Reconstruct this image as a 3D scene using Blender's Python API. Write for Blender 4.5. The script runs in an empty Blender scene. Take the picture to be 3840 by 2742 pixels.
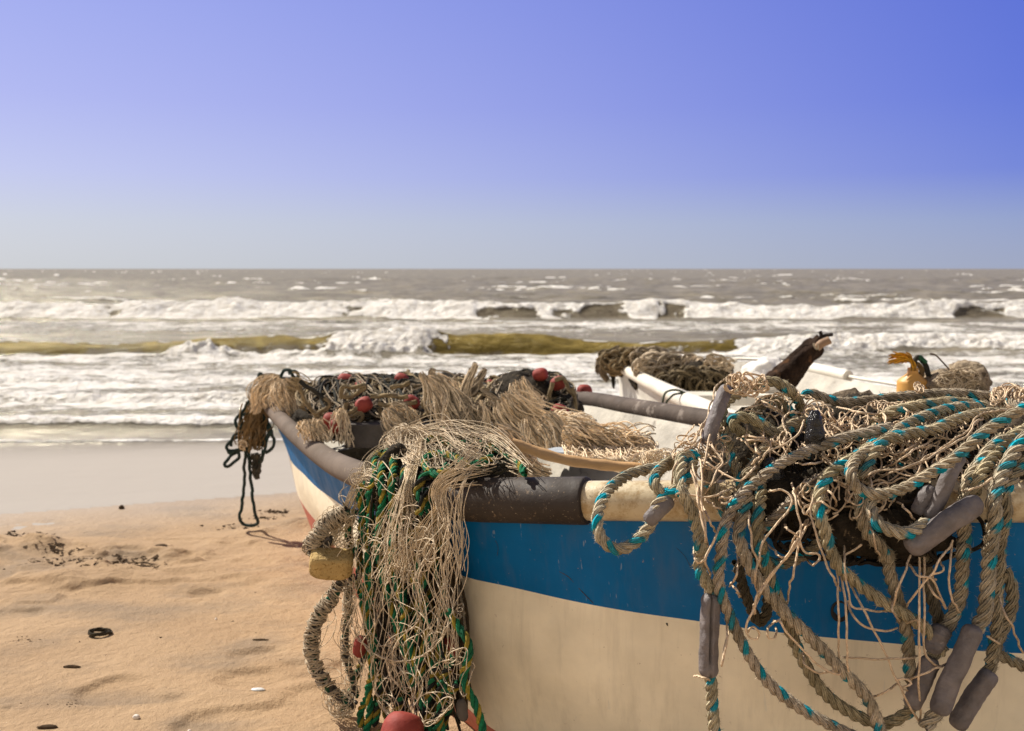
import bpy, math, random
import numpy as np
from mathutils import Vector
random.seed(7); rng = np.random.default_rng(11)
SC = bpy.context.scene
COL = SC.collection
FPX = 3840*35/36.0
PITCH = math.atan(363/FPX)
CAMZ = 1.30
cp, sp = math.cos(PITCH), math.sin(PITCH)

def P(u, v, Y):
    """point at forward distance Y seen in the direction (u, v) of the photograph (3840 x 2742)"""
    a = (u-1920)/FPX; b = -(v-1371)/FPX
    d = np.array([a, cp+b*sp, -sp+b*cp])
    p = d*(Y/d[1]); p[2] += CAMZ
    return p
def W(u, v, Y):
    return P(u*3840/2274.0, v*3840/2274.0, Y)
FR = {'a': (2500, 1380, 1.698), 'b': (2500, 2000, 1.698), 'c': (1100, 1550, 2.499), 'd': (1100, 2100, 2.529),
      'z': (800, 1330, 2.499), 'y': (1500, 1330, 1.896), 'x': (2200, 1220, 1.387),
      'e': (2450, 1380, 3.2486), 'f': (3140, 1380, 3.2486), 'g': (2450, 1800, 3.2486), 'h': (3140, 1800, 3.2486)}
def Z(fr, pts, Y=2.1):
    """list of (u, v[, Y]) measured in a detail frame -> world points; a missing Y keeps the last one"""
    o = FR[fr]; out = []
    for p in pts:
        if len(p) > 2: Y = p[2]
        out.append(P(o[0]+p[0]/o[2], o[1]+p[1]/o[2], Y))
    return out
def sand_d(x, y): return y-.36*x
def sand_z(x, y):
    d = sand_d(x, y)
    return np.where(d < 6.7, -.017*d, -.1139-.035*(d-6.7)**1.1*(d > 6.7)) if isinstance(d, np.ndarray) else (-.017*d if d < 6.7 else -.1139-.035*(d-6.7)**1.1)
SEA = -.1139

# ---------- noise ----------
def _hash(ix, iy, iz, seed):
    h = (ix.astype(np.int64)*374761393 + iy.astype(np.int64)*668265263 + iz.astype(np.int64)*2147483647 + seed*974634777) & 0xffffffff
    h = ((h ^ (h >> 13))*1274126177) & 0xffffffff
    return ((h ^ (h >> 16)) & 0xffffff)/float(0xffffff)
def vnoise(x, y, z=0.0, seed=0):
    x, y, z = np.broadcast_arrays(np.asarray(x, float), np.asarray(y, float), np.asarray(z, float))
    ix, iy, iz = np.floor(x), np.floor(y), np.floor(z)
    fx, fy, fz = x-ix, y-iy, z-iz
    fx, fy, fz = fx*fx*(3-2*fx), fy*fy*(3-2*fy), fz*fz*(3-2*fz)
    r = 0
    for dx in (0, 1):
        for dy in (0, 1):
            for dz in (0, 1):
                r = r + _hash(ix+dx, iy+dy, iz+dz, seed)*(fx if dx else 1-fx)*(fy if dy else 1-fy)*(fz if dz else 1-fz)
    return r
def fbm(x, y, z=0.0, o=4, seed=0):
    r, a, t = 0, 1.0, 0
    for k in range(o):
        r = r + a*vnoise(np.asarray(x)*2**k, np.asarray(y)*2**k, np.asarray(z)*2**k, seed+k); t += a; a *= .5
    return r/t
def sstep(a, b, x):
    t = np.clip((x-a)/(b-a), 0, 1); return t*t*(3-2*t)

# ---------- splines ----------
def spline(pts, n=None, step=None):
    p = np.array(pts, float)
    if len(p) == 2: p = np.array([p[0], (p[0]+p[1])/2, p[1]])
    q = np.vstack([2*p[0]-p[1], p, 2*p[-1]-p[-2]])
    out = []
    for i in range(1, len(q)-2):
        t = np.linspace(0, 1, 16, endpoint=False)[:, None]
        a, b, c, d = q[i-1], q[i], q[i+1], q[i+2]
        out.append(.5*((2*b)+(-a+c)*t+(2*a-5*b+4*c-d)*t**2+(-a+3*b-3*c+d)*t**3))
    out.append(p[-1:]); o = np.vstack(out)
    s = np.concatenate([[0], np.cumsum(np.linalg.norm(np.diff(o, axis=0), axis=1))])
    if n is None: n = max(4, int(s[-1]/step)+1)
    t = np.linspace(0, s[-1], n)
    return np.stack([np.interp(t, s, o[:, k]) for k in range(o.shape[1])], 1)

def frames(C):
    """parallel transport frames for (M,N,3) centre lines"""
    T = np.gradient(C, axis=1); T /= np.linalg.norm(T, axis=2, keepdims=True)+1e-12
    M, N, _ = C.shape
    n = np.zeros_like(C)
    ref = np.where(np.abs(T[:, 0, 2:3]) > .8, np.array([[1., 0, 0]]), np.array([[0, 0, 1.]]))
    v = ref-(ref*T[:, 0]).sum(1, keepdims=True)*T[:, 0]
    v /= np.linalg.norm(v, axis=1, keepdims=True); n[:, 0] = v
    for i in range(1, N):
        v = v-(v*T[:, i]).sum(1, keepdims=True)*T[:, i]
        v = v/(np.linalg.norm(v, axis=1, keepdims=True)+1e-12); n[:, i] = v
    return T, n, np.cross(T, n)

class MB:
    def __init__(s): s.v = []; s.f = []; s.c = []; s.st = []; s.mi = []; s.n = 0
    def add(s, v, f, col=None, st=None, mi=0):
        v = np.asarray(v, float).reshape(-1, 3); f = np.asarray(f, int)
        s.v.append(v); s.f.append(f+s.n); s.n += len(v)
        col = np.array([.5, .5, .5]) if col is None else np.asarray(col, float)
        s.c.append(np.broadcast_to(col, (len(v), 3)) if col.ndim == 1 else col.reshape(-1, 3))
        s.st.append(np.zeros((len(v), 3)) if st is None else st)
        s.mi.append(np.full(len(f), mi)); return s
    def tubes(s, C, R, sides=5, col=(.5, .5, .5), mi=0):
        C = np.asarray(C, float)
        if C.ndim == 2: C = C[None]
        M, N, _ = C.shape
        R = np.broadcast_to(np.asarray(R, float), (M, N)) if np.ndim(R) != 1 or np.shape(R)[0] != M or M == N else np.broadcast_to(np.asarray(R)[:, None], (M, N))
        T, n, b = frames(C)
        th = np.linspace(0, 2*np.pi, sides+1)
        ring = n[:, :, None]*np.cos(th)[None, None, :, None]+b[:, :, None]*np.sin(th)[None, None, :, None]
        V = C[:, :, None]+ring*R[:, :, None, None]
        L = np.concatenate([np.zeros((M, 1)), np.cumsum(np.linalg.norm(np.diff(C, axis=1), axis=2), 1)], 1)
        st = np.zeros((M, N, sides+1, 3)); st[..., 0] = L[:, :, None]/np.maximum(R[:, :, None], 1e-5); st[..., 1] = th[None, None]/(2*np.pi)
        m, i, j = np.meshgrid(np.arange(M), np.arange(N-1), np.arange(sides), indexing='ij')
        a = (m*N+i)*(sides+1)+j
        F = np.stack([a, a+1, a+sides+2, a+sides+1], -1).reshape(-1, 4)
        col = np.asarray(col, float)
        if col.ndim == 1: cc = np.broadcast_to(col, (M, N, sides+1, 3))
        elif col.ndim == 2: cc = np.broadcast_to(col[:, None, None], (M, N, sides+1, 3))
        elif col.ndim == 3: cc = np.broadcast_to(col[:, :, None], (M, N, sides+1, 3))
        else: cc = col
        return s.add(V.reshape(-1, 3), F, cc.reshape(-1, 3), st.reshape(-1, 3), mi)
    def grid(s, V, col=None, mi=0, st=None):
        V = np.asarray(V, float); A, B, _ = V.shape
        i, j = np.meshgrid(np.arange(A-1), np.arange(B-1), indexing='ij')
        a = i*B+j
        F = np.stack([a, a+1, a+B+1, a+B], -1).reshape(-1, 4)
        return s.add(V.reshape(-1, 3), F, None if col is None else np.asarray(col).reshape(-1, 3) if np.ndim(col) > 1 else col, st, mi)
    def tris(s, V, col=None):           # V (M,3,3)
        M = len(V); a = np.arange(M)*3
        F = np.stack([a, a+1, a+2, a+2], -1)
        return s.add(V.reshape(-1, 3), F, None if col is None else np.repeat(col, 3, 0) if np.ndim(col) > 1 else col)
    def build(s, name, mats, parent=None, smooth=True, merge=False):
        V = np.vstack(s.v); F = np.vstack(s.f); C = np.vstack(s.c); S = np.vstack(s.st); MI = np.concatenate(s.mi)
        tri = F[:, 2] == F[:, 3]
        lens = np.where(tri, 3, 4); starts = np.concatenate([[0], np.cumsum(lens)[:-1]])
        flat = F.reshape(-1)[~(np.stack([np.zeros(len(F), bool)]*3+[tri], 1).reshape(-1))]
        me = bpy.data.meshes.new(name)
        me.vertices.add(len(V)); me.vertices.foreach_set('co', V.astype(np.float32).reshape(-1))
        me.loops.add(len(flat)); me.loops.foreach_set('vertex_index', flat.astype(np.int32))
        me.polygons.add(len(F)); me.polygons.foreach_set('loop_start', starts.astype(np.int32))
        me.polygons.foreach_set('material_index', MI.astype(np.int32))
        me.polygons.foreach_set('use_smooth', np.full(len(F), smooth))
        at = me.attributes.new('col', 'FLOAT_COLOR', 'POINT')
        at.data.foreach_set('color', np.hstack([C, np.ones((len(C), 1))]).astype(np.float32).reshape(-1))
        at = me.attributes.new('st', 'FLOAT_VECTOR', 'POINT')
        at.data.foreach_set('vector', S.astype(np.float32).reshape(-1))
        me.update(calc_edges=True); me.validate()
        for m in (mats if isinstance(mats, (list, tuple)) else [mats]): me.materials.append(m)
        o = bpy.data.objects.new(name, me); COL.objects.link(o)
        if parent is not None: o.parent = parent; o.matrix_parent_inverse = parent.matrix_world.inverted() if False else o.matrix_parent_inverse
        return o
def empty(name): o = bpy.data.objects.new(name, None); COL.objects.link(o); return o
def tag(o, label=None, cat=None, group=None, kind=None):
    if label: o['label'] = label
    if cat: o['category'] = cat
    if group: o['group'] = group
    if kind: o['kind'] = kind
    return o

# ---------- materials ----------
class NT:
    def __init__(s, name):
        s.m = bpy.data.materials.new(name); s.m.use_nodes = True; s.t = s.m.node_tree; s.t.nodes.clear()
        s.out = s.t.nodes.new('ShaderNodeOutputMaterial'); s.b = s.t.nodes.new('ShaderNodeBsdfPrincipled')
        s.t.links.new(s.b.outputs[0], s.out.inputs[0])
    def n(s, ty, **k):
        nd = s.t.nodes.new(ty)
        for a, b in k.items(): setattr(nd, a, b)
        return nd
    def l(s, a, b): s.t.links.new(a, b)
    def val(s, x, y):
        if hasattr(y, 'is_output'): s.l(y, x)
        elif isinstance(y, (tuple, list)) and len(x.default_value) == 4 and len(y) == 3: x.default_value = (*y, 1)
        else: x.default_value = y
    def set(s, **k):
        for a, b in k.items(): s.val(s.b.inputs[{'base': 'Base Color', 'rough': 'Roughness', 'metal': 'Metallic', 'normal': 'Normal', 'spec': 'Specular IOR Level', 'coat': 'Coat Weight', 'sheen': 'Sheen Weight', 'ior': 'IOR', 'trans': 'Transmission Weight', 'alpha': 'Alpha', 'sss': 'Subsurface Weight'}[a]], b)
        return s
    def coord(s, scale=(1, 1, 1), kind='Object', rot=(0, 0, 0)):
        tc = s.n('ShaderNodeTexCoord'); mp = s.n('ShaderNodeMapping'); mp.inputs['Scale'].default_value = scale; mp.inputs['Rotation'].default_value = rot
        s.l(tc.outputs[kind], mp.inputs[0]); return mp.outputs[0]
    def noise(s, scale, detail=4, rough=.55, vec=None, dist=0):
        nd = s.n('ShaderNodeTexNoise'); nd.inputs['Scale'].default_value = scale; nd.inputs['Detail'].default_value = detail; nd.inputs['Roughness'].default_value = rough; nd.inputs['Distortion'].default_value = dist
        s.l(vec if vec is not None else s.coord(), nd.inputs['Vector']); return nd.outputs[0]
    def ramp(s, x, stops):
        nd = s.n('ShaderNodeValToRGB'); e = nd.color_ramp.elements
        while len(e) < len(stops): e.new(.5)
        for k, (p, c) in enumerate(stops):
            e[k].position = p; e[k].color = (*c, 1) if isinstance(c, tuple) else (c, c, c, 1)
        s.l(x, nd.inputs[0]); return nd.outputs[0]
    def math(s, op, a, b=0.0, c=0.0, clamp=False):
        nd = s.n('ShaderNodeMath', operation=op, use_clamp=clamp)
        s.val(nd.inputs[0], a); s.val(nd.inputs[1], b); s.val(nd.inputs[2], c); return nd.outputs[0]
    def mix(s, f, a, b, mode='MIX'):
        nd = s.n('ShaderNodeMix', data_type='RGBA', blend_type=mode); nd.clamp_factor = True
        s.val(nd.inputs[0], f); s.val(nd.inputs[6], a); s.val(nd.inputs[7], b); return nd.outputs[2]
    def attr(s, name, out=0):
        nd = s.n('ShaderNodeAttribute'); nd.attribute_name = name; return nd.outputs[out]
    def bump(s, h, dist=.01, strength=1.0, prev=None):
        nd = s.n('ShaderNodeBump'); nd.inputs['Distance'].default_value = dist; nd.inputs['Strength'].default_value = strength
        s.l(h, nd.inputs['Height'])
        if prev is not None: s.l(prev, nd.inputs['Normal'])
        return nd.outputs[0]

def fibre(name, lay=6.0, slope=.35, bump=.0006, rough=.85, dirt=(.13, .1, .06), dirtamt=.5, var=220):
    t = NT(name)
    st = t.attr('st', 1); sep = t.n('ShaderNodeSeparateXYZ'); t.l(st, sep.inputs[0])
    ph = t.math('ADD', t.math('MULTIPLY', sep.outputs[0], slope), t.math('MULTIPLY', sep.outputs[1], lay*6.28318))
    wv = t.math('SINE', ph)
    nz = t.noise(var, 3)
    cl = t.noise(18, 4)
    c = t.attr('col', 0)
    k = t.ramp(t.math('ADD', t.math('MULTIPLY', wv, .12), nz), [(.25, .6), (.5, 1.0), (.8, 1.3)])
    c2 = t.mix(1.0, c, k, 'MULTIPLY')
    f = t.math('MULTIPLY', t.ramp(cl, [(.42, 0.0), (.7, 1.0)]), dirtamt)
    c3 = t.mix(f, c2, dirt)
    t.set(base=c3, rough=rough, spec=.25)
    b = t.bump(t.math('ADD', wv, t.math('MULTIPLY', nz, 2.0)), bump)
    t.set(normal=b)
    return t.m
def simple(name, col, rough=.5, var=.25, scale=12, bump=.001, bscale=60, spots=None, spec=.5, detail=5):
    t = NT(name)
    n1 = t.noise(scale, detail)
    lo = tuple(c*(1-var) for c in col); hi = tuple(min(1, c*(1+var)) for c in col)
    c = t.ramp(n1, [(.3, lo), (.7, hi)])
    if spots:
        sc, th, sc_col = spots
        c = t.mix(t.ramp(t.noise(sc, 5, .65), [(th, 0.0), (th+.06, 1.0)]), c, sc_col)
    t.set(base=c, rough=t.ramp(t.noise(scale*2.3, 4), [(.3, max(0, rough-.1)), (.7, min(1, rough+.1))]), spec=spec)
    if bump: t.set(normal=t.bump(t.noise(bscale, 5), bump))
    return t.m
# ---------- camera, light, sky ----------
cam = bpy.data.cameras.new('camera'); co = bpy.data.objects.new('camera', cam); COL.objects.link(co)
co.location = (0, 0, CAMZ); co.rotation_euler = (math.pi/2-PITCH, 0, 0)
cam.lens = 35; cam.sensor_width = 36; cam.clip_start = .05; cam.clip_end = 30000
cam.dof.use_dof = True; cam.dof.focus_distance = 2.3; cam.dof.aperture_fstop = 5.0
SC.camera = co
SUN_EL = math.radians(46); SUN_AZ = math.radians(-54)      # towards the sun: left of the view, over the sea
sd = Vector((math.sin(SUN_AZ)*math.cos(SUN_EL), math.cos(SUN_AZ)*math.cos(SUN_EL), math.sin(SUN_EL)))
sl = bpy.data.lights.new('sun', 'SUN'); so = bpy.data.objects.new('sun', sl); COL.objects.link(so)
sl.energy = 5.0; sl.angle = math.radians(.5); sl.color = (1.0, .93, .82)
so.rotation_euler = (-sd).to_track_quat('-Z', 'Y').to_euler()
w = bpy.data.worlds.new('World'); SC.world = w; w.use_nodes = True
nt = w.node_tree; nt.nodes.clear()
wo = nt.nodes.new('ShaderNodeOutputWorld'); bg = nt.nodes.new('ShaderNodeBackground'); sky = nt.nodes.new('ShaderNodeTexSky')
sky.sky_type = 'NISHITA'; sky.sun_disc = False; sky.sun_elevation = SUN_EL; sky.sun_rotation = SUN_AZ
sky.air_density = 1.0; sky.dust_density = 1.2; sky.ozone_density = 2.0
tc = nt.nodes.new('ShaderNodeTexCoord'); sx = nt.nodes.new('ShaderNodeSeparateXYZ'); nt.links.new(tc.outputs['Generated'], sx.inputs[0])
def wm(op, a, b=0.0, clamp=False):
    nd = nt.nodes.new('ShaderNodeMath'); nd.operation = op; nd.use_clamp = clamp
    for i, q in ((0, a), (1, b)):
        if hasattr(q, 'is_output'): nt.links.new(q, nd.inputs[i])
        else: nd.inputs[i].default_value = q
    return nd.outputs[0]
def wr(stops):
    nd = nt.nodes.new('ShaderNodeValToRGB'); e = nd.color_ramp.elements
    while len(e) < len(stops): e.new(.5)
    for k, (p, c) in enumerate(stops): e[k].position = p; e[k].color = (*[q/1.42 for q in c], 1)
    nt.links.new(wm('MAXIMUM', sx.outputs[2], 0.0), nd.inputs[0]); return nd.outputs[0]
def wx(f, a, b):
    nd = nt.nodes.new('ShaderNodeMix'); nd.data_type = 'RGBA'
    for i, q in ((0, f), (6, a), (7, b)):
        if hasattr(q, 'is_output'): nt.links.new(q, nd.inputs[i])
        elif i: nd.inputs[i].default_value = (*q, 1)
        else: nd.inputs[i].default_value = q
    return nd.outputs[2]
away = wr([(0, (.36, .41, .57)), (.044, (.28, .35, .62)), (.089, (.15, .21, .70)), (.155, (.11, .165, .70)), (.25, (.095, .145, .68)), (.5, (.14, .18, .34)), (1, (.09, .11, .19))])
toward = wr([(0, (.60, .635, .69)), (.044, (.57, .61, .74)), (.089, (.51, .54, .85)), (.155, (.42, .445, .86)), (.25, (.345, .385, .85)), (.5, (.24, .25, .36)), (1, (.09, .11, .19))])
behind = wr([(0, (1.75, 1.52, 1.22)), (.2, (1.55, 1.36, 1.10)), (.42, (.30, .28, .28)), (1, (.09, .11, .19))])  # warm low sky out of view, boosted as fill for the shaded hull
dt = wm('ADD', wm('MULTIPLY', sx.outputs[0], math.sin(SUN_AZ)), wm('MULTIPLY', sx.outputs[1], math.cos(SUN_AZ)))
fz = wm('DIVIDE', wm('SUBTRACT', dt, .16), .73, True)
c = wx(fz, away, toward)
c = wx(wm('MULTIPLY', wm('SUBTRACT', -.05, sx.outputs[1]), 2.5, True), c, behind)
sc_ = nt.nodes.new('ShaderNodeVectorMath'); sc_.operation = 'SCALE'; sc_.inputs[3].default_value = 10.0; nt.links.new(c, sc_.inputs[0])
mxs = wx(.10, sc_.outputs[0], sky.outputs[0])
nt.links.new(mxs, bg.inputs[0]); bg.inputs[1].default_value = .10
nt.links.new(bg.outputs[0], wo.inputs[0])
SC.view_settings.view_transform = 'Standard'; SC.view_settings.look = 'None'; SC.view_settings.exposure = 0.50; SC.view_settings.gamma = 1
SC.cycles.max_bounces = 8; SC.cycles.diffuse_bounces = 4; SC.cycles.use_denoising = True

# ---------- sand ----------
def nonuni(segs):
    out = [segs[0][0]]
    for a, b, n in segs: out += list(np.linspace(a, b, n+1)[1:])
    return np.array(out)
def lumps(x, y):
    h = .012*(fbm(x*1.3, y*1.3, 0, 3, 5)-.5)+.010*(fbm(x*4, y*5, 0, 3, 9)-.5)+.005*(fbm(x*14, y*18, 0, 3, 19)-.5)
    # trodden, broken patches and little scarps
    m = sstep(.55, .70, fbm(x*1.1+3, y*1.7, 0, 3, 31))*sstep(6.1, 5.4, sand_d(x, y))
    h = h+m*.05*(fbm(x*9, y*13, 0, 4, 41)-.5)+sstep(.60, .70, fbm(x*2.3+9, y*3.6, 0, 3, 33))*-.016*sstep(6.0, 5.4, sand_d(x, y))
    for (cx, cy, r, a) in [(-2.42, 4.95, .13, .05), (-2.65, 5.0, .12, .04), (-2.25, 4.8, .13, -.02), (-2.6, 4.78, .14, .04), (-1.85, 4.5, .12, .018), (-2.0, 4.28, .14, .02), (-1.5, 4.6, .1, .014), (-1.15, 5.35, .16, .035), (-.98, 5.5, .12, .04), (-1.35, 5.2, .09, .02), (-2.3, 3.6, .15, .016), (-2.1, 3.1, .12, .014)]:
        q = ((x-cx)**2+((y-cy)*1.6)**2)/r**2
        h = h+a*np.exp(-q)*(.6+.8*fbm(x*16, y*22, 0, 3, 77))
    z1 = np.exp(-(((x+2.0)/.9)**2+((y-4.5)/.45)**2)); h = h+z1*.05*(fbm(x*5, y*8, 0, 4, 51)-.5)+z1*.03*sstep(.52, .62, fbm(x*3, y*6, 0, 3, 53))
    k = sstep(6.75, 6.2, sand_d(x, y))
    return h*(.08+.92*k)
xs = nonuni([(-60, -8, 26), (-8, -3.6, 40), (-3.6, .4, 420), (.4, 4, 90), (4, 60, 30)])
ys = nonuni([(-40, 0, 20), (0, 2.6, 40), (2.6, 4.2, 260), (4.2, 7.2, 300), (7.2, 10, 50), (10, 60, 20)])
X, Y_ = np.meshgrid(xs, ys)
Zs = sand_z(X, Y_)+lumps(X, Y_)
m = MB(); m.grid(np.stack([X, Y_, Zs], -1))
t = NT('sand')
vc = t.coord(kind='Object')
sepn = t.n('ShaderNodeSeparateXYZ'); t.l(vc, sepn.inputs[0])
dd = t.math('SUBTRACT', sepn.outputs[1], t.math('MULTIPLY', sepn.outputs[0], .36))
wobble = t.math('MULTIPLY', t.math('SUBTRACT', t.noise(1.2, 3), .5), .5)
dw = t.math('ADD', dd, wobble)
wet = t.ramp(t.math('DIVIDE', t.math('SUBTRACT', dw, 5.9), 1.2), [(0.0, 0.0), (.75, .75), (1.0, 1.0)])
dry = t.ramp(t.noise(2.2, 5), [(.3, (.37, .248, .143)), (.7, (.445, .305, .18))])
dry = t.mix(t.math('MULTIPLY', t.ramp(t.noise(1.6, 5, .6, t.coord((1, 1.8, 1))), [(.50, 0.0), (.66, 1.0)]), .6), dry, (.22, .17, .12))
dry = t.mix(t.ramp(t.noise(95, 3, .6), [(.60, 0.0), (.72, .45)]), dry, (.22, .14, .08))
dry = t.mix(t.ramp(t.noise(160, 2, .5), [(.70, 0.0), (.78, .7)]), dry, (.62, .52, .40))
base = t.mix(wet, dry, (.27, .215, .155))
t.set(base=base, rough=t.math('SUBTRACT', .92, t.math('MULTIPLY', wet, .55)), spec=t.math('ADD', .2, t.math('MULTIPLY', wet, .3)))
hb = t.math('MULTIPLY', t.math('SUBTRACT', 1.0, wet), t.math('ADD', t.noise(26, 6, .65), t.math('MULTIPLY', t.noise(240, 3), .25)))
t.set(normal=t.bump(hb, .016))
tag(m.build('sand', t.m), kind='structure')

# ---------- sea ----------
def pxx(px, Y): return (px-1137)/2211*Y
def crest(x, seed, Y0, amp): return Y0+amp*(fbm(x*.12+50, x*0+seed, 0, 3, seed)-.5)*2
def sea(X, Y):
    """height, foam amount, painted lit-through tint amount"""
    d = sand_d(X, Y)
    px = 1137+2211*X/np.maximum(Y, 1)
    H = np.zeros_like(X); foam = np.zeros_like(X); gold = np.zeros_like(X)
    far = sstep(9, 16, Y)
    H += far*.075*(fbm(X*.7, Y*1.6, 0, 4, 3)-.5)*2+sstep(30, 45, Y)*.16*(fbm(X*.5, Y*1.1, 0, 3, 6)-.5)*2
    H += sstep(30, 60, Y)*.42*(fbm(X*.13, Y*.32, 0, 4, 8)-.5)*np.clip(Y/90, .6, 2.2)
    H += sstep(7.4, 9.5, Y)*.025*(fbm(X*2, Y*4, 0, 3, 13)-.5)*2
    fn = fbm(X*3.2, Y*3.2, 0, 4, 21); fn2 = fbm(X*9, Y*9, 0, 3, 23); fl = fbm(X*.9, X*0, 0, 3, 27)
    # thin runs of foam in the swash
    for (Y0, a, wd, hh, s, am) in [(8.0, .18, .16, .018, 61, .85), (8.95, .30, .75, .05, 62, 1.05), (10.3, .35, .7, .055, 63, 1.05), (12.3, .5, .6, .025, 64, .9)]:
        yc = crest(X*2.2, s, Y0, a)-.10*X*.2
        q = (Y-yc)
        prof = np.where(q < 0, sstep(-.10, .0, q), np.exp(-np.clip(q, 0, None)/wd))
        H += hh*1.7*prof*(.15+.85*fn+.55*fn2); foam = np.maximum(foam, am*prof*(.55+.75*fn))
    # general lace of foam
    lace = sstep(9.0, 10, Y)*sstep(18, 16.5, Y)*.60+sstep(17, 18, Y)*sstep(28.5, 26, Y)*(.34+.22*sstep(20, 25, Y))+sstep(28, 31, Y)*sstep(60, 32, Y)*.15
    foam = np.maximum(foam, lace*(.55+.9*(fbm(X*.7, Y*1.6, 0, 4, 29)-.1)))
    # golden breaker: its lit-through glow is painted colour
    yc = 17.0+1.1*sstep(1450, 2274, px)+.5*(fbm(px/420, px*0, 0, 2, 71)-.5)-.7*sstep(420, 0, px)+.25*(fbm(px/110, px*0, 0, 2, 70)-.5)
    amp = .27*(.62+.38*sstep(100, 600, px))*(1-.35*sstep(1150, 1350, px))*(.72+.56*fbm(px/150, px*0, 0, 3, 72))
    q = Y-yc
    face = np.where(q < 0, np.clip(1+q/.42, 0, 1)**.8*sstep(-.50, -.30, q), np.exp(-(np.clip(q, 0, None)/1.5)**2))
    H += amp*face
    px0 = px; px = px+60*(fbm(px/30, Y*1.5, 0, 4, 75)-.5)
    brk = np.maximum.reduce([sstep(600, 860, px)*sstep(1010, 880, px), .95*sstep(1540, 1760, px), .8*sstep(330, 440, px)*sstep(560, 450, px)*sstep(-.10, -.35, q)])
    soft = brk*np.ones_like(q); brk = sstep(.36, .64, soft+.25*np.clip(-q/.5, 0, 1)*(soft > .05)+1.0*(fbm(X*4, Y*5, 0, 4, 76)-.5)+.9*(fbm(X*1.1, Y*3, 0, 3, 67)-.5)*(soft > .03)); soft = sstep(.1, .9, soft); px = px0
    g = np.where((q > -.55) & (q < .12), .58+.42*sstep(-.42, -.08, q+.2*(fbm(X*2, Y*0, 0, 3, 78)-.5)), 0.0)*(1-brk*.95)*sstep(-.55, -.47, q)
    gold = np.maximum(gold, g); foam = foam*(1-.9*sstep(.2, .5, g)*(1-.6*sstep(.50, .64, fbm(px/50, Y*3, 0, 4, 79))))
    top = np.exp(-((q+.10)/.42)**2)
    splash = np.exp(-((q+.62)/.22)**2)
    H += soft*np.maximum(top*.09, splash*.16)*(.3+1.0*fn2+.5*fn)
    foam = np.maximum(foam, brk*np.clip(np.maximum(top, splash)*1.5, 0, 1))
    lowf = splash*sstep(380, 420, px)*sstep(980, 880, px)*sstep(.30, .5, fbm(px/40, px*0, 0, 3, 77))
    foam = np.maximum(foam, lowf*(.6+.6*fn)); H += lowf*.10*fn2
    foam = np.maximum(foam, .75*np.exp(-((q-.02)/.07)**2)*sstep(.42, .62, fbm(px/60, px*0, 0, 3, 73)))
    foam = np.maximum(foam, .8*splash*sstep(.5, .62, fbm(px/90, px*0+4, 0, 3, 74)))
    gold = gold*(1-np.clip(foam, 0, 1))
    # outer breaker
    yc = 29.0+1.6*(fbm(px/500, px*0, 0, 2, 81)-.5)+.8*sstep(1600, 2274, px)
    q = Y-yc
    face = np.where(q < 0, np.clip(1+q/.8, 0, 1), np.exp(-(np.clip(q, 0, None)/2.4)**2))
    px0 = px; px = px+70*(fbm(px/45, Y*.6, 0, 4, 83)-.5)+40*(fbm(px/12, Y*2, 0, 3, 84)-.5)
    op = np.clip(.9*sstep(1060, 1120, px)*sstep(1200, 1150, px)+sstep(1270, 1320, px)*sstep(1420, 1360, px)+sstep(1440, 1480, px)*sstep(1550, 1500, px)+.7*sstep(2110, 2150, px)*sstep(2260, 2200, px)+.6*sstep(1180, 1240, px)*sstep(1320, 1260, px)+.45*sstep(200, 240, px)*sstep(330, 260, px)+.4*sstep(700, 740, px)*sstep(860, 780, px), 0, 1)
    qn = Y-(29.0+1.6*(fbm(px0/500, px0*0, 0, 2, 81)-.5)+.8*sstep(1600, 2274, px0))
    op = op*sstep(.0, -.25, qn+.5*(fbm(X*1.1, Y*0, 0, 3, 88)-.5)); op = sstep(.25, .80, op+1.0*(fbm(X*2.2, Y*4, 0, 4, 86)-.5)*(op > .02))
    px = px0
    amp = .36*(.7+.6*fbm(px/160, px*0, 0, 3, 82))*(1-.1*sstep(1550, 1700, px))
    H += amp*face
    qb = -1.0+.9*(fbm(X*.9, Y*.6, 0, 4, 87)-.5)
    ff = np.where(q < .1, sstep(qb-.25, qb+.15, q), np.exp(-(q-.1)/.25))*(1-op)
    ff = ff*(.62+.6*fn)
    H += ff*.20*(fbm(X*2.6, Y*2.6, 0, 3, 85))*sstep(-1.2, -.3, q)
    foam = np.maximum(foam, ff)
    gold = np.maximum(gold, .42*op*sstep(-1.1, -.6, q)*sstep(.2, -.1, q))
    # white caps and wave foam in front of the outer breaker
    cap = sstep(.70, .78, fbm(X*.16, Y*.42, 0, 4, 91))*sstep(34, 40, Y)*sstep(.5, .8, fbm(X*1.3, Y*1.8, 0, 3, 92)+.15)
    foam = np.maximum(foam, .9*cap)
    H += cap*.12
    return H, np.clip(foam, 0, 1.2), gold
rat = nonuni([(-2.6, -.56, 70), (-.56, .56, 620), (.56, 2.6, 70)])
yy = nonuni([(5.2, 8, 70), (8, 16, 200), (16, 18.6, 150), (18.6, 27.4, 80), (27.4, 31, 120), (31, 60, 200), (60, 140, 140)])
yy = np.concatenate([yy, np.geomspace(141, 12000, 60)])
R_, YY = np.meshgrid(rat, yy); XX = R_*YY
H, foam, gold = sea(XX, YY)
film = sstep(6.55, 6.9, sand_d(XX, YY))
Hs = SEA+.001+H
Hs = np.where(sand_d(XX, YY) < 6.7, np.minimum(Hs, sand_z(XX, YY)-.004+.0*H), Hs)
swash = sstep(9.4, 7.6, YY-.36*XX*.3)
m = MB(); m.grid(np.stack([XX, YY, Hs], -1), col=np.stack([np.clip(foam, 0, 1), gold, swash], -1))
t = NT('sea_water')
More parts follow.
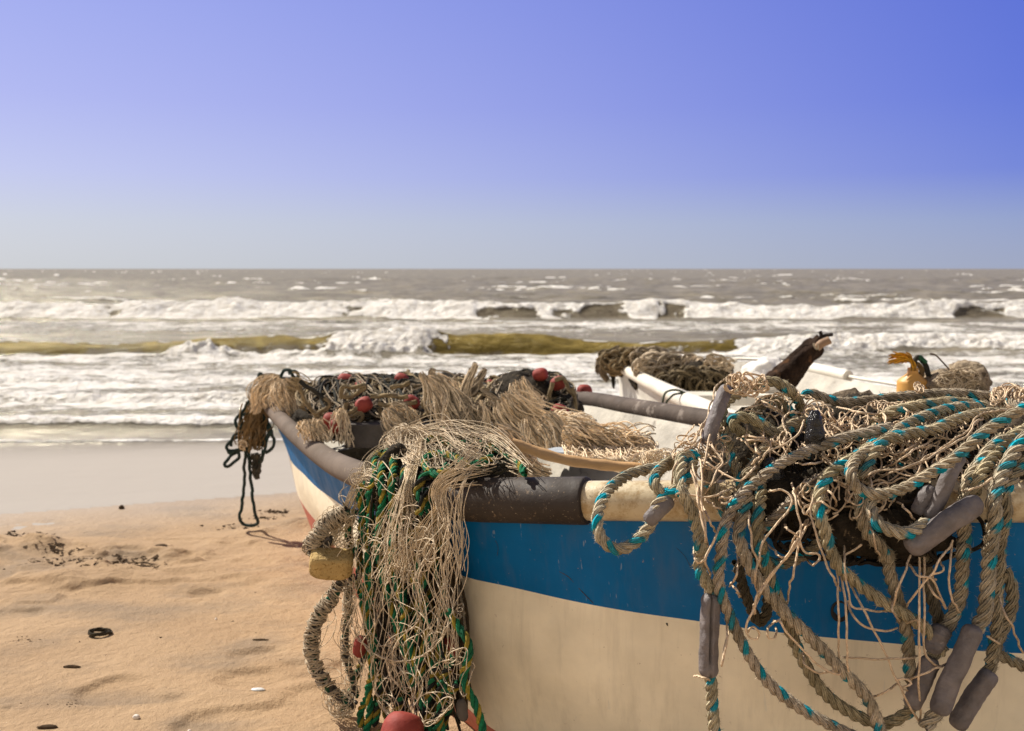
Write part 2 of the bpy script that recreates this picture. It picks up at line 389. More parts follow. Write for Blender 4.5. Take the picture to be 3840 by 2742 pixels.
cc = t.attr('col', 0); sc3 = t.n('ShaderNodeSeparateColor'); t.l(cc, sc3.inputs[0])
fo, go, sw = sc3.outputs
far = t.math('MINIMUM', 1.0, t.math('DIVIDE', t.attr('pos', 2), 1.0)) if False else None
n1 = t.noise(2.6, 6, .62, t.coord((1, 1.3, 1)), .4); n2 = t.noise(11, 5, .7, t.coord((1, 1.0, 1)), .3); n3 = t.noise(.35, 3, .5, t.coord((1, 1.6, 1)))
nn = t.math('ADD', t.math('ADD', t.math('MULTIPLY', n1, .50), t.math('MULTIPLY', n2, .40)), t.math('MULTIPLY', n3, .10))
fm = t.math('MULTIPLY', t.math('SUBTRACT', t.math('ADD', nn, t.math('MULTIPLY', fo, .62)), .76), 9.0, clamp=True)
wcol = t.mix(sw, t.ramp(t.noise(.6, 6, .65, t.coord((.5, 1.6, 1))), [(.40, (.145, .128, .098)), (.62, (.27, .235, .175))]), (.385, .345, .30))
gcol = t.ramp(t.noise(2.0, 4, .6, t.coord((1, 1, 4))), [(.3, (.175, .125, .028)), (.7, (.31, .225, .06))])  # golden tint stands in for sunlight passing through the wave
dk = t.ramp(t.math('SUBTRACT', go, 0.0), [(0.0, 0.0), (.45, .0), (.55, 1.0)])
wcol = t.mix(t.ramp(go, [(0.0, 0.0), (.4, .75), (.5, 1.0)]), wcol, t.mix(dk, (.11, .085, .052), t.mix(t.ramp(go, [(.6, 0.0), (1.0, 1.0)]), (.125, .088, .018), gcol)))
fcol = t.ramp(t.noise(7, 5, .6), [(.3, (.60, .55, .47)), (.6, (.86, .83, .78))])
t.set(base=t.mix(fm, wcol, fcol), rough=.9, spec=.05)
gl = t.n('ShaderNodeBsdfGlossy'); gl.inputs['Color'].default_value = (.96, .94, .76, 1); gl.inputs['Roughness'].default_value = .16
lw = t.n('ShaderNodeLayerWeight'); lw.inputs[0].default_value = .35
ms = t.n('ShaderNodeMixShader')
gf = t.math('MULTIPLY', t.math('MULTIPLY', t.math('SUBTRACT', 1.0, fm), t.math('MINIMUM', lw.outputs[0], .5)), t.math('SUBTRACT', .33, t.math('MULTIPLY', sw, .25)))
t.l(gf, ms.inputs[0]); t.l(t.b.outputs[0], ms.inputs[1]); t.l(gl.outputs[0], ms.inputs[2]); t.l(ms.outputs[0], t.out.inputs[0])
rip = t.math('ADD', t.math('MULTIPLY', t.noise(3.2, 6, .65, t.coord((1, 2.2, 1))), 1.0), t.math('MULTIPLY', t.noise(.5, 5, .6, t.coord((1, 2.4, 1))), 3.0))
ripa = t.math('MULTIPLY', rip, t.math('SUBTRACT', 1.0, t.math('MULTIPLY', sw, .93)))
hh = t.math('ADD', t.math('MULTIPLY', ripa, .10), t.math('MULTIPLY', t.math('MULTIPLY', fm, t.noise(9, 5, .7)), .10))
nb = t.bump(hh, 1.0, .8); t.set(normal=nb); t.l(nb, gl.inputs['Normal'])
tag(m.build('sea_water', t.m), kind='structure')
# ---------- boats ----------
K2 = 3840/2274.0
def path(pts, n=160):
    """pts (u,v,Y,r) in the 2274 wide picture -> dense centre line with radius"""
    q = np.array([[*W(p[0], p[1], p[2]), p[3]] for p in pts]); return spline(q, n=n)
def paint(name, col, rough=.38, chips=(.30, .26, .2), spec=.35):
    t = NT(name)
    c = t.ramp(t.noise(6, 5), [(.3, tuple(x*.86 for x in col)), (.7, tuple(min(1, x*1.08) for x in col))])
    c = t.mix(t.math('MULTIPLY', t.ramp(t.noise(3.5, 5, .6, t.coord((1, 1, .35))), [(.5, 0.0), (.75, 1.0)]), .28), c, tuple(x*.55+.08 for x in col))
    c = t.mix(t.ramp(t.noise(70, 4, .7), [(.69, 0.0), (.73, .8)]), c, chips)
    stn = t.noise(5, 5, .65, t.coord((5, 5, .5)))
    c = t.mix(t.math('MULTIPLY', t.ramp(stn, [(.50, 0.0), (.72, 1.0)]), .16), c, tuple(x*.5 for x in chips))
    c = t.mix(t.ramp(t.noise(33, 6, .75), [(.66, 0.0), (.72, .6)]), c, chips)
    scr = t.noise(14, 3, .5, t.coord((6, 6, .6), rot=(.3, .5, 0)))
    c = t.mix(t.ramp(scr, [(.70, 0.0), (.74, .25)]), c, (.6, .6, .55))
    t.set(base=c, spec=spec, rough=t.ramp(t.noise(9, 4), [(.3, rough-.1), (.7, rough+.15)]), normal=t.bump(t.math('ADD', t.noise(5, 3), t.math('MULTIPLY', t.noise(120, 3), .03)), .012))
    return t.m
M_blue = paint('blue_paint', (.0004, .13, .36), .5, spec=.16)
M_cream = paint('cream_paint', (.90, .80, .60), .40, (.25, .15, .07))
M_red = paint('red_paint', (.50, .13, .085), .6)
M_pale = paint('pale_paint', (.66, .63, .55), .5, (.3, .27, .22))
M_inner = simple('weathered_inner_paint', (.50, .46, .39), .7, .3, 5, .004, 40, (9, .62, (.25, .22, .18)))
M_grey = simple('grey_rubber', (.150, .118, .094), .8, .2, 6, .0015, 90, (30, .64, (.25, .2, .15)), .1)
t = NT('black_rubber')
c = t.ramp(t.noise(5, 5), [(.3, (.028, .021, .017)), (.7, (.06, .046, .037))])
c = t.mix(t.ramp(t.noise(48, 6, .75), [(.60, 0.0), (.70, .7)]), c, (.30, .21, .13))
c = t.mix(t.ramp(t.noise(160, 3, .6), [(.66, 0.0), (.72, .8)]), c, (.45, .36, .25))
t.set(base=c, rough=t.ramp(t.noise(12, 4), [(.3, .5), (.7, .75)]), spec=.35, normal=t.bump(t.math('ADD', t.noise(30, 5, .7), t.math('MULTIPLY', t.noise(9, 2, .5, t.coord((12, 1, 1))), .2)), .002)); M_sleeve = t.m
t = NT('stained_cream_pipe')
c = t.ramp(t.noise(7, 5), [(.3, (.50, .40, .23)), (.7, (.70, .60, .42))])
c = t.mix(t.ramp(t.noise(13, 6, .75), [(.44, 0.0), (.58, .8)]), c, (.34, .215, .085))
c = t.mix(t.ramp(t.noise(90, 4, .7), [(.60, 0.0), (.70, .6)]), c, (.18, .12, .06))
t.set(base=c, rough=.38, normal=t.bump(t.noise(80, 4), .001)); M_pipe = t.m
M_white = simple('white_pipe', (.80, .74, .62), .4, .12, 6, .001, 60, (20, .70, (.45, .36, .25)))
M_dark = simple('weathered_dark_timber', (.085, .072, .062), .75, .35, 9, .004, 50, (22, .62, (.2, .17, .14)))

def solve_row(curve, pix):
    """heights along a plan curve from picture measurements"""
    prm, zz = [], []
    for (u, v) in pix:
        best = None
        Ys = curve[:, 1]
        pts = np.array([W(u, v, y) for y in Ys])
        d = pts[:, 0]-curve[:, 0]
        s = np.where(np.sign(d[:-1]) != np.sign(d[1:]))[0]
        if len(s) == 0: i = int(np.argmin(abs(d))); prm.append(i/(len(curve)-1)); zz.append(pts[i, 2]); continue
        i = s[0]; f = d[i]/(d[i]-d[i+1]+1e-12)
        prm.append((i+f)/(len(curve)-1)); zz.append(pts[i, 2]*(1-f)+pts[i+1, 2]*f)
    o = np.argsort(prm); return np.array(prm)[o], np.array(zz)[o]
def smooth1(a, k):
    ker = np.ones(k)/k; return np.convolve(np.pad(a, (k//2, k//2), 'edge'), ker, 'valid')[:len(a)]

def make_boat(near, far, rows, name, keel_z, mats, inner_depth=.42, off=(.05, .11, .20), rake=(.138, .203, .42)):
    """near / far: gunwale centre lines (n x 4, bow first). rows: picture measurements of the two paint lines or fixed drops"""
    root = empty(name)
    n = len(near); s = np.linspace(0, 1, n)
    G = near[:, :3]; F = far[:, :3]
    mid = (near[:, :3]+far[:, :3])/2
    c = mid[n//3]-G[0]; c[2] = 0; c /= np.linalg.norm(c)
    def inward(A, B):
        T = np.gradient(A, axis=0); T[:, 2] = 0; T /= np.linalg.norm(T, axis=1, keepdims=True)
        nn = np.stack([-T[:, 1], T[:, 0], 0*T[:, 0]], 1)
        sg = np.sign(((B-A)*nn).sum(1, keepdims=True)); sg = np.where(np.median(sg) >= 0, 1.0, -1.0)
        return nn*sg
    inN, inF = inward(G, F), inward(F, G)
    wgt = np.clip(1-s*2.2, 0, 1)**2; grow = sstep(0, .35, s)
    half = np.linalg.norm((F-G)[:, :2], axis=1)/2
    res = {}
    for tagn, A, inn in (('n', G, inN), ('f', F, inF)):
        prof = []
        for r in range(3):
            o = np.minimum(off[r]*grow, half*(.25, .45, .95)[r])
            pl = A+inn*o[:, None]+c[None]*(rake[r]*wgt)[:, None]
            if tagn == 'n' and rows is not None and r < 2:
                pr, zz = solve_row(pl, rows[r]); z = smooth1(np.interp(s, pr, zz), 9)
                res[r] = z
            elif r < 2: z = res[r] if r in res else A[:, 2]-(.14, .42)[r]
            else: z = np.full(n, keel_z)+.06*np.clip(1-s*4, 0, 1)
            pl = pl.copy(); pl[:, 2] = z; prof.append(pl)
        res[tagn] = [A-inn*0+np.array([0, 0, -.02])]+prof
    m = MB()
    for k in ('n', 'f'):
        pr = res[k]
        for r, sub in ((0, 5), (1, 10), (2, 5)):
            a, b = pr[r], pr[r+1]; inn = inN if k == 'n' else inF
            t = np.linspace(0, 1, sub+1)
            bul = np.sin(np.pi*t)*(0, .022, .02)[r]
            V = a[None]*(1-t)[:, None, None]+b[None]*t[:, None, None]-inn[None]*(bul[:, None, None]*grow[None, :, None])
            m.grid(V, mi=r)
    m.grid(np.stack([res['n'][3], res['f'][3]]), mi=2)
    m.grid(np.stack([np.array([p[-1] for p in res['n']]), np.array([p[-1] for p in res['f']])]), mi=1)
    m.build('hull', mats, root)
    # inside skin
    mi = MB()
    for k, inn in (('n', inN), ('f', inF)):
        A = res[k][0]; t = np.linspace(0, 1, 7)
        lim = np.minimum(.05+.16*grow, half*.6)
        dep = inner_depth*np.clip((half-.08)/.35, .06, 1)
        V = A[None]+inn[None]*((np.minimum(.03, half)[None]+t[:, None]*lim[None])[..., None])-np.array([0, 0, 1.])[None, None]*(t[:, None]*dep[None])[..., None]
        mi.grid(V); res['i'+k] = V[-1]
    mi.build('inner_wall', M_inner, root)
    mf = MB(); tt = np.linspace(0, 1, 9)[:, None, None]
    mf.grid(res['in'][None]*(1-tt)+res['if'][None]*tt); mf.build('floor', M_inner, root)
    return root, res, c

near1 = path([(600, 905, 5.2, .034), (650, 958, 4.4, .038), (725, 1018, 3.8, .042), (793, 1053, 3.25, .044), (870, 1082, 2.95, .048), (950, 1099, 2.75, .050), (1034, 1109, 2.6, .051), (1170, 1111, 2.5, .052), (1310, 1112, 2.42, .053), (1500, 1112, 2.34, .053), (1800, 1112, 2.25, .053), (2300, 1112, 2.2, .053), (2700, 1108, 2.25, .053)], 300)
far1 = path([(600, 903, 5.2, .034), (655, 884, 5.42, .034), (800, 881, 5.45, .034), (1050, 882, 5.2, .034), (1280, 886, 4.76, .034), (1400, 904, 4.3, .035), (1570, 932, 3.8, .036), (1750, 958, 3.55, .036), (2000, 985, 3.35, .036), (2300, 1005, 3.25, .036), (2500, 1010, 3.2, .036)], 300)
rows1 = [[(627, 996), (646, 1024), (675, 1053), (710, 1088), (753, 1119), (850, 1187), (930, 1236), (992, 1265), (1100, 1295), (1212, 1322), (1372, 1354), (1554, 1380), (1780, 1410), (1996, 1430), (2274, 1452)],
         [(640, 1078), (670, 1116), (700, 1155), (760, 1235), (850, 1350), (930, 1455), (1000, 1540), (1065, 1596), (1200, 1665), (1500, 1730), (2274, 1800)]]
boat1, res1, cdir = make_boat(near1, far1, rows1, 'fishing_boat', -.12, [M_blue, M_cream, M_red])
tag(boat1, 'open wooden fishing boat with bright blue band, cream side and red bottom', 'boat', 'fishing boats on the beach')
def pipe(pth, name, mat, parent, a=0, b=None, dr=0, sides=28, cap=True):
    q = pth[a:b]; m = MB()
    C = q[:, :3]; R = q[:, 3]+dr
    if cap:   # rounded rims at both ends
        d0 = (C[0]-C[1]); d0 /= np.linalg.norm(d0); d1 = C[-1]-C[-2]; d1 /= np.linalg.norm(d1)
        C = np.vstack([C[0]+d0*.006, C[0]+d0*.006, C[0]+d0*.003, C, C[-1]+d1*.003, C[-1]+d1*.006, C[-1]+d1*.006])
        R = np.concatenate([[R[0]*.8, R[0]-.004, R[0]-.001], R, [R[-1]-.001, R[-1]-.004, R[-1]*.8]])
    m.tubes(C[None], R[None], sides); return m.build(name, mat, parent)
px1 = 1137+2211*near1[:, 0]/near1[:, 1]
i_sleeve0 = int(np.argmin(abs(px1-900))); i_sleeve1 = int(np.argmin(abs(px1-1318)))
pipe(near1, 'gunwale_pipe', M_grey, boat1, 0, i_sleeve0+4, .001)['label'] = 'grey rubber tube along the bow'
pipe(near1, 'gunwale_pipe', M_pipe, boat1, i_sleeve1-14, None, -.004)['label'] = 'stained cream pipe gunwale'
pipe(near1, 'rubber_sleeve', M_sleeve, boat1, i_sleeve0, i_sleeve1, .007)['label'] = 'dark rubber sleeve on the gunwale'
M_grey2 = simple('brown_grey_rubber', (.105, .082, .068), .75, .3, 8, .002, 70, (12, .58, (.24, .2, .17)), .15)
pipe(far1, 'gunwale_pipe', M_grey2, boat1, 4, None, .004)['label'] = 'far grey tube gunwale'
# foredeck and its aft edge board
def deck(res, root, k, drop, mat, name='foredeck'):
    a, b = res['n'][0][:k], res['f'][0][:k]; m = MB(); tt = np.linspace(.03, .97, 8)[:, None, None]
    V = a[None]*(1-tt)+b[None]*tt; V[..., 2] -= drop; m.grid(V); V2 = V.copy(); V2[..., 2] -= .02; m.grid(V2)
    return m.build(name, mat, root)
kd = int(np.argmin(abs(near1[:, 1]-4.05)))
def box(m, c, ex, ey, ez, col=None):
    c, ex, ey, ez = map(lambda q: np.asarray(q, float), (c, ex, ey, ez))
    V = [c+a*ex+b*ey+d*ez for a in (-1, 1) for b in (-1, 1) for d in (-1, 1)]
    F = [[0, 1, 3, 2], [4, 6, 7, 5], [0, 4, 5, 1], [2, 3, 7, 6], [0, 2, 6, 4], [1, 5, 7, 3]]
    m.add(V, F, col)
def bevel(o, w=.005):
    b = o.modifiers.new('bevel', 'BEVEL'); b.width = w; b.segments = 2; b.limit_method = 'ANGLE'; return o
def beam(a, b, w, h, name, mat, parent, bw=.005):
    a, b = np.array(a), np.array(b); ax = (b-a)/2; u = ax/np.linalg.norm(ax); side = np.cross(u, [0, 0, 1.]); side /= np.linalg.norm(side); up = np.cross(side, u)
    m = MB(); box(m, (a+b)/2, ax, side*w/2, up*h/2); o = m.build(name, mat, parent, smooth=False); bevel(o, bw); return o
beam(W(772, 962, 4.12), W(1195, 966, 4.12), .16, .10, 'thwart', M_dark, boat1)
m = MB(); A = res1['n'][0]; B = res1['f'][0]
tt = np.linspace(.04, .96, 10)[:, None, None]
kk = int(np.argmin(abs(near1[:, 1]-4.15))); kf = int(np.argmin(abs(1137+2211*far1[:, 0]/far1[:, 1]-1190)))
a = A[:kk]; b = np.stack([np.interp(np.linspace(0, kf, kk), np.arange(len(B)), B[:, i]) for i in range(3)], 1)
V = a[None]*(1-tt)+b[None]*tt; V[..., 2] -= .05; V[..., 0] += 0
m.grid(V); m.build('foredeck', M_inner, boat1)
beam(W(1215, 1003, 3.5), W(1335, 1006, 3.35), .10, .02, 'plank', simple('blue_grey_plank', (.36, .40, .44), .6, .15), boat1)

# second boat
near2 = path([(1365, 806, 7.2, .036), (1420, 838, 6.4, .040), (1490, 873, 5.6, .044), (1560, 905, 4.95, .047), (1700, 958, 4.5, .047), (1900, 1000, 4.2, .047), (2300, 1050, 4.0, .047)], 200)
far2 = path([(1365, 805, 7.2, .03), (1410, 798, 7.4, .03), (1480, 796, 7.4, .03), (1600, 797, 7.1, .03), (1700, 799, 6.8, .03), (1800, 817, 6.2, .03), (1895, 838, 5.75, .03), (2010, 857, 5.3, .03), (2250, 900, 4.9, .03)], 200)
boat2, res2, c2 = make_boat(near2, far2, None, 'fishing_boat', -.14, [M_pale, M_pale, M_red], .40, (.03, .10, .35), (.05, .09, .2))
tag(boat2, 'pale cream fishing boat farther back with a white pipe gunwale', 'boat', 'fishing boats on the beach')
pipe(near2, 'gunwale_pipe', M_white, boat2, 0, None)['label'] = 'thick white pipe along the near side'
pf = 1137+2211*far2[:, 0]/far2[:, 1]
ia, ib = int(np.argmin(abs(pf-1760))), int(np.argmin(abs(pf-1893)))
pipe(far2, 'gunwale_pipe', M_white, boat2, ia, ib, .006)['label'] = 'short cream pipe on the far side'
q = far2.copy(); q[:, 3] = .010
pipe(q, 'far_rail', M_white, boat2, 60, None)
beam(W(1632, 799, 7.0), W(1632, 829, 7.0), .03, .03, 'rail_post', M_white, boat2)
beam(W(1505, 885, 5.7), W(1740, 885, 5.9), .2, .06, 'thwart', M_white, boat2)

# marks on the near side: drain hole, long crack, scuffs
Vh = []
for r_ in (0, 1):
    a_, b_ = res1['n'][r_], res1['n'][r_+1]; tt_ = np.linspace(0, 1, 41)[:, None, None]; Vh.append((a_[None]*(1-tt_)+b_[None]*tt_).reshape(-1, 3))
Vh = np.vstack(Vh)
def project(V):
    x, y, z = V[:, 0], V[:, 1], V[:, 2]-CAMZ
    f = y*cp-z*sp; up = y*sp+z*cp
    return 1920+FPX*x/f, 1371-FPX*up/f
uh, vh = project(Vh)
def hull_pt(u, v, out=.003):
    i = int(np.argmin((uh-u*K2)**2+(vh-v*K2)**2)); p_ = W(u, v, Vh[i, 1]); d = np.array([0, 0, CAMZ])-p_; d /= np.linalg.norm(d); return p_+d*out
c0 = hull_pt(1865, 1357, .002); m = MB(); a_ = np.linspace(0, 2*np.pi, 33)
V = np.stack([np.stack([c0[0]+r_*np.cos(a_), np.full(33, c0[1]-y_), c0[2]+r_*1.3*np.sin(a_)], -1) for r_, y_ in ((.0, -.004), (.014, -.004), (.016, .003), (.020, .003), (.021, -.002))]); m.grid(V)
t = NT('hole_black'); t.set(base=(.006, .006, .007), rough=.6); m.build('drain_hole', t.m, boat1)
M_crk = simple('crack_grime', (.05, .045, .04), .9, .3, 40, 0)
for l, r_ in [([(1240, 1268), (1262, 1281), (1280, 1300), (1300, 1322), (1318, 1340)], .0010), ([(1100, 1200), (1106, 1215), (1104, 1235)], .0005), ([(1500, 1215), (1520, 1235), (1535, 1262)], .0004), ([(1095, 1340), (1140, 1420), (1180, 1520)], .0007), ([(1160, 1400), (1164, 1412)], .0012), ([(1270, 1560), (1278, 1574)], .0009), ([(1400, 1440), (1410, 1462), (1412, 1470)], .0008), ([(1480, 1384), (1486, 1394)], .0018), ([(1440, 1560), (1446, 1590)], .0009)]:
    m = MB(); C = spline([hull_pt(u, v, .0015) for u, v in l], n=40); m.tubes(C[None], r_*(.6+.8*np.abs(np.sin(np.arange(40)*.9)))[None], 5); m.build('scratch', M_crk, boat1)
# ---------- rope, cord, twine, floats ----------
F_rope = fibre('laid_rope_fibre', 7, .5, .0016, .9, (.10, .078, .038), .62, 160)
F_green = fibre('green_rope_fibre', 7, .5, .0010, .85, (.02, .025, .015), .35, 160)
F_cord = fibre('cord_fibre', 3, .9, .0006, .9, (.32, .24, .15), .35, 90)
F_twine = fibre('net_twine', 2, .9, .0002, .85, (.33, .26, .17), .3, 60)
F_old = fibre('old_rope_fibre', 3, .8, .0015, .95, (.05, .04, .028), .5, 60)
TAN = np.array([.52, .44, .30]); TEAL = np.array([.0, .34, .45]); CORD = np.array([.74, .565, .385]); TWINE = np.array([.66, .54, .385])
def fuzz(m, V, N, T, cols, n, ln=.006, w=.0005):
    i = rng.integers(0, len(V), n)
    p = V[i]; d = N[i]*rng.uniform(.4, 1, (n, 1))+T[i]*rng.uniform(-1, 1, (n, 1))+rng.normal(0, .35, (n, 3))
    d /= np.linalg.norm(d, axis=1, keepdims=True)
    L = ln*rng.uniform(.4, 1.3, (n, 1)); s = np.cross(d, rng.normal(0, 1, (n, 3))); s /= np.linalg.norm(s, axis=1, keepdims=True)+1e-9
    tri = np.stack([p-s*w, p+s*w, p+d*L], 1)
    m.tris(tri, np.clip(cols[i]*rng.uniform(.6, 1.5, (n, 1)), 0, 1))
def rope3(m, pts, R=.0145, base=TAN, tracer=TEAL, tr=1.0, kinds=None, pitch=2.5, fz=1500, sides=9, seed=0, step=None, wob=.05):
    C = spline(pts, step=step or R*.28)
    N = len(C)
    s = np.concatenate([[0], np.cumsum(np.linalg.norm(np.diff(C, axis=0), axis=1))])
    C = C+wob*R*6*(np.stack([vnoise(s*9, seed+k*7.3, 0, 5+k) for k in range(3)], 1)-.5)
    T, n, b = frames(C[None]); n, b, T = n[0], b[0], T[0]
    ph0 = random.uniform(0, 6.28); fzV, fzN, fzT, fzC = [], [], [], []
    Rv = R*(1+.06*(vnoise(s*30, seed, 0, 3)-.5))
    for k in range(3):
        ph = 2*np.pi*s/(pitch*2*R)+k*2*np.pi/3+ph0
        rad = n*np.cos(ph)[:, None]+b*np.sin(ph)[:, None]
        Ck = C+rad*(Rv*.52)[:, None]
        rk = Rv*.475*(1+.10*(vnoise(s*60, seed+k*3.1, 0, 9)-.5))
        bc = np.broadcast_to(base if kinds is None else kinds[k], (N, 3)).copy()
        bc *= (1+.30*(vnoise(s*22, k*5.+seed, 0, 4)-.5))[:, None]
        if kinds is None: bc *= (1+.22*(vnoise(s*140, k*9.+seed, 0, 8)-.5))[:, None]
        cc = np.broadcast_to(bc[:, None], (N, sides+1, 3)).copy()
        th = np.linspace(0, 2*np.pi, sides+1)
        if tracer is not None and k == 0:
            g_ = np.sin(2*np.pi*s/(pitch*2*R*.93)+seed)[:, None]+.55*(vnoise(th[None]*1.6+seed, s[:, None]*160, 0, 6)-.5)+.9*(vnoise(s*24, seed+50., 0, 6)-.5)[:, None]
            on = sstep(.10, .26, g_)*tr
            cc = cc*(1-on[..., None])+tracer*(1+.35*(vnoise(s*70, seed, 0, 2)-.5))[:, None, None]*on[..., None]
        m.tubes(Ck[None], rk[None], sides, cc[None])
        fzV.append(Ck+rad*rk[:, None]*.85); fzN.append(rad); fzT.append(T); fzC.append(cc[:, 0]*.95)
    nf = int(fz*s[-1])
    if nf: fuzz(m, np.vstack(fzV), np.vstack(fzN), np.vstack(fzT), np.vstack(fzC), nf, ln=R*.62)
    return C
RO = []
def rope_obj(pts, label, name='rope', R=.0145, parent=None, group='heavy teal flecked ropes over the gunwale', mat=None, cat='rope', **k):
    m = MB(); rope3(m, pts, R, seed=len(RO)*1.7+1, **k); RO.append(1)
    o = m.build(name, mat or F_rope, parent)
    if parent is None: tag(o, label, cat, group)
    return o
def cord(m, pts, R=.0030, col=CORD, jit=.0025, sides=6):
    C = spline(pts, step=.006); s = np.arange(len(C))*.006; sd = random.uniform(0, 99)
    C = C+jit*2*(np.stack([vnoise(s*35, sd+k*7.3, 0, k) for k in range(3)], 1)-.5)
    m.tubes(C[None], np.full((1, len(C)), R)*(1+.12*(vnoise(s*60, sd)-.5))[None], sides, (col*random.uniform(.82, 1.12)*(1+.25*(vnoise(s*9, sd)-.5))[:, None])[None])
def bundle(m, pts, n, w, R=.0015, col=TWINE, N=34, wave=.012, tone=.25, sides=4, depth=.5):
    """strands following one guide path; w = spread at each guide point (metres)"""
    g = spline([list(p)+[q] for p, q in zip(pts, w)], n=N); C0, wd = g[:, :3], g[:, 3]
    T, nn, bb = frames(C0[None]); T, nn, bb = T[0], nn[0], bb[0]
    side = np.cross(T, [0, 1., 0]); side /= np.linalg.norm(side, axis=1, keepdims=True)+1e-9
    t0 = rng.uniform(0, .14, (n, 1)); t1 = 1-rng.uniform(0, .22, (n, 1))
    a = np.clip(rng.normal(0, .5, (n, 1)), -1, 1); d = rng.uniform(-1, 1, (n, 1))
    s = t0+(t1-t0)*np.linspace(0, 1, N)[None]
    I_ = np.clip(s*(N-1), 0, N-1.001); i0 = I_.astype(int); fr = (I_-i0)[..., None]
    at = lambda A: A[i0]*(1-fr)+A[i0+1]*fr
    wd_ = at(wd[:, None])[..., 0]
    f1, f2 = rng.uniform(2, 9, (n, 1)), rng.uniform(0, 6.28, (n, 1)); f3 = rng.uniform(1, 3, (n, 1))
    offs = a*wd_+wave*rng.uniform(.1, 1, (n, 1))*np.sin(f1*s*6.28*.3+f2)+.25*wd_*np.sin(f3*s*3+f2)*np.clip(rng.normal(0, 1, (n, 1)), -1.2, 1.2)
    yo = d*wd_*depth+wave*.5*np.cos(f1*s*2+f2)
    C = at(C0)+at(side)*offs[..., None]+np.array([0, 1., 0])*yo[..., None]
    cl = col*(1+tone*rng.uniform(-1, 1, (n, 1)))
    m.tubes(C, np.full((n, N), R), sides, cl)
def scribble(m, cu, cv, ru, rv, n, steps, depth, R=.0015, col=TWINE, px=9, curl=.35, dj=.02, tone=.2, sides=4, down=0.0, loopy=.0):
    """n wandering strands kept inside an ellipse of the pile; depth(u, v) gives how far the pile's face is"""
    ang = rng.uniform(0, 6.28, n); r = np.sqrt(rng.uniform(0, 1, n))
    u = cu+ru*r*np.cos(ang); v = cv+rv*r*np.sin(ang); h = rng.uniform(0, 6.28, n); k = rng.normal(0, curl, n)+loopy*np.sign(rng.normal(0, 1, n))
    dd = rng.uniform(-1, 1, n); out = []
    for i in range(steps):
        k = k*.93+rng.normal(0, curl*.35, n)+loopy*.07*np.sign(k)
        h = h+k
        q = ((u-cu)/ru)**2+((v-cv)/rv)**2
        to = np.arctan2((cv-v)/rv, (cu-u)/ru); dl = (to-h+np.pi) % (2*np.pi)-np.pi
        h = h+np.where(q > 1, dl*.35, 0)
        if down: dl = (np.pi/2-h+np.pi) % (2*np.pi)-np.pi; h = h+dl*down
        u = u+px*np.cos(h); v = v+px*np.sin(h); dd = np.clip(dd+rng.normal(0, .25, n), -1, 1)
        Y = depth(u, v)+dd*dj
        a_ = (u-1920)/FPX; b_ = -(v-1371)/FPX; dy = cp+b_*sp
        out.append(np.stack([a_*Y/dy, Y, (-sp+b_*cp)*Y/dy+CAMZ], 1))
    C = np.stack(out, 1)
    C[:, 1:-1] = (C[:, :-2]+2*C[:, 1:-1]+C[:, 2:])/4
    cl = col*(1+tone*rng.uniform(-1, 1, (n, 1)))
    m.tubes(C, np.full((n, steps), R), sides, cl)
def blob(m, c, ax, col=(.03, .024, .017), amp=.25, fr=9, res=48, rot=0.0, lift=0):
    th = np.linspace(0, np.pi, res//2+1); ph = np.linspace(0, 2*np.pi, res+1)
    TH, PH = np.meshgrid(th, ph, indexing='ij')
    D = np.stack([np.sin(TH)*np.cos(PH), np.sin(TH)*np.sin(PH), np.cos(TH)], -1)
    f = 1+amp*2*(fbm(D[..., 0]*fr*ax[0]*4+c[0]*5, D[..., 1]*fr*ax[1]*4+c[1]*3, D[..., 2]*fr*ax[2]*4, 4, 3)-.5)
    f[:, -1] = f[:, 0]; V = D*np.array(ax)*f[..., None]
    V = np.stack([V[..., 0]*math.cos(rot)-V[..., 1]*math.sin(rot), V[..., 0]*math.sin(rot)+V[..., 1]*math.cos(rot), V[..., 2]], -1)+np.array(c)
    m.grid(V[:, ::-1], col)
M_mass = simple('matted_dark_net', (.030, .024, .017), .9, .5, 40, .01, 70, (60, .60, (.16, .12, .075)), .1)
t = NT('faded_red_plastic'); t.set(base=t.ramp(t.noise(14, 5), [(.3, (.20, .030, .022)), (.7, (.34, .058, .042))]), rough=.68, spec=.3, normal=t.bump(t.noise(25, 4), .004)); M_float = t.m
M_lead = simple('grey_lead', (.165, .145, .142), .62, .35, 22, .007, 38, (50, .68, (.34, .30, .29)), .35)
M_foam = simple('yellowed_foam', (.44, .31, .13), .9, .3, 14, .006, 120, (110, .56, (.24, .15, .05)), .2)
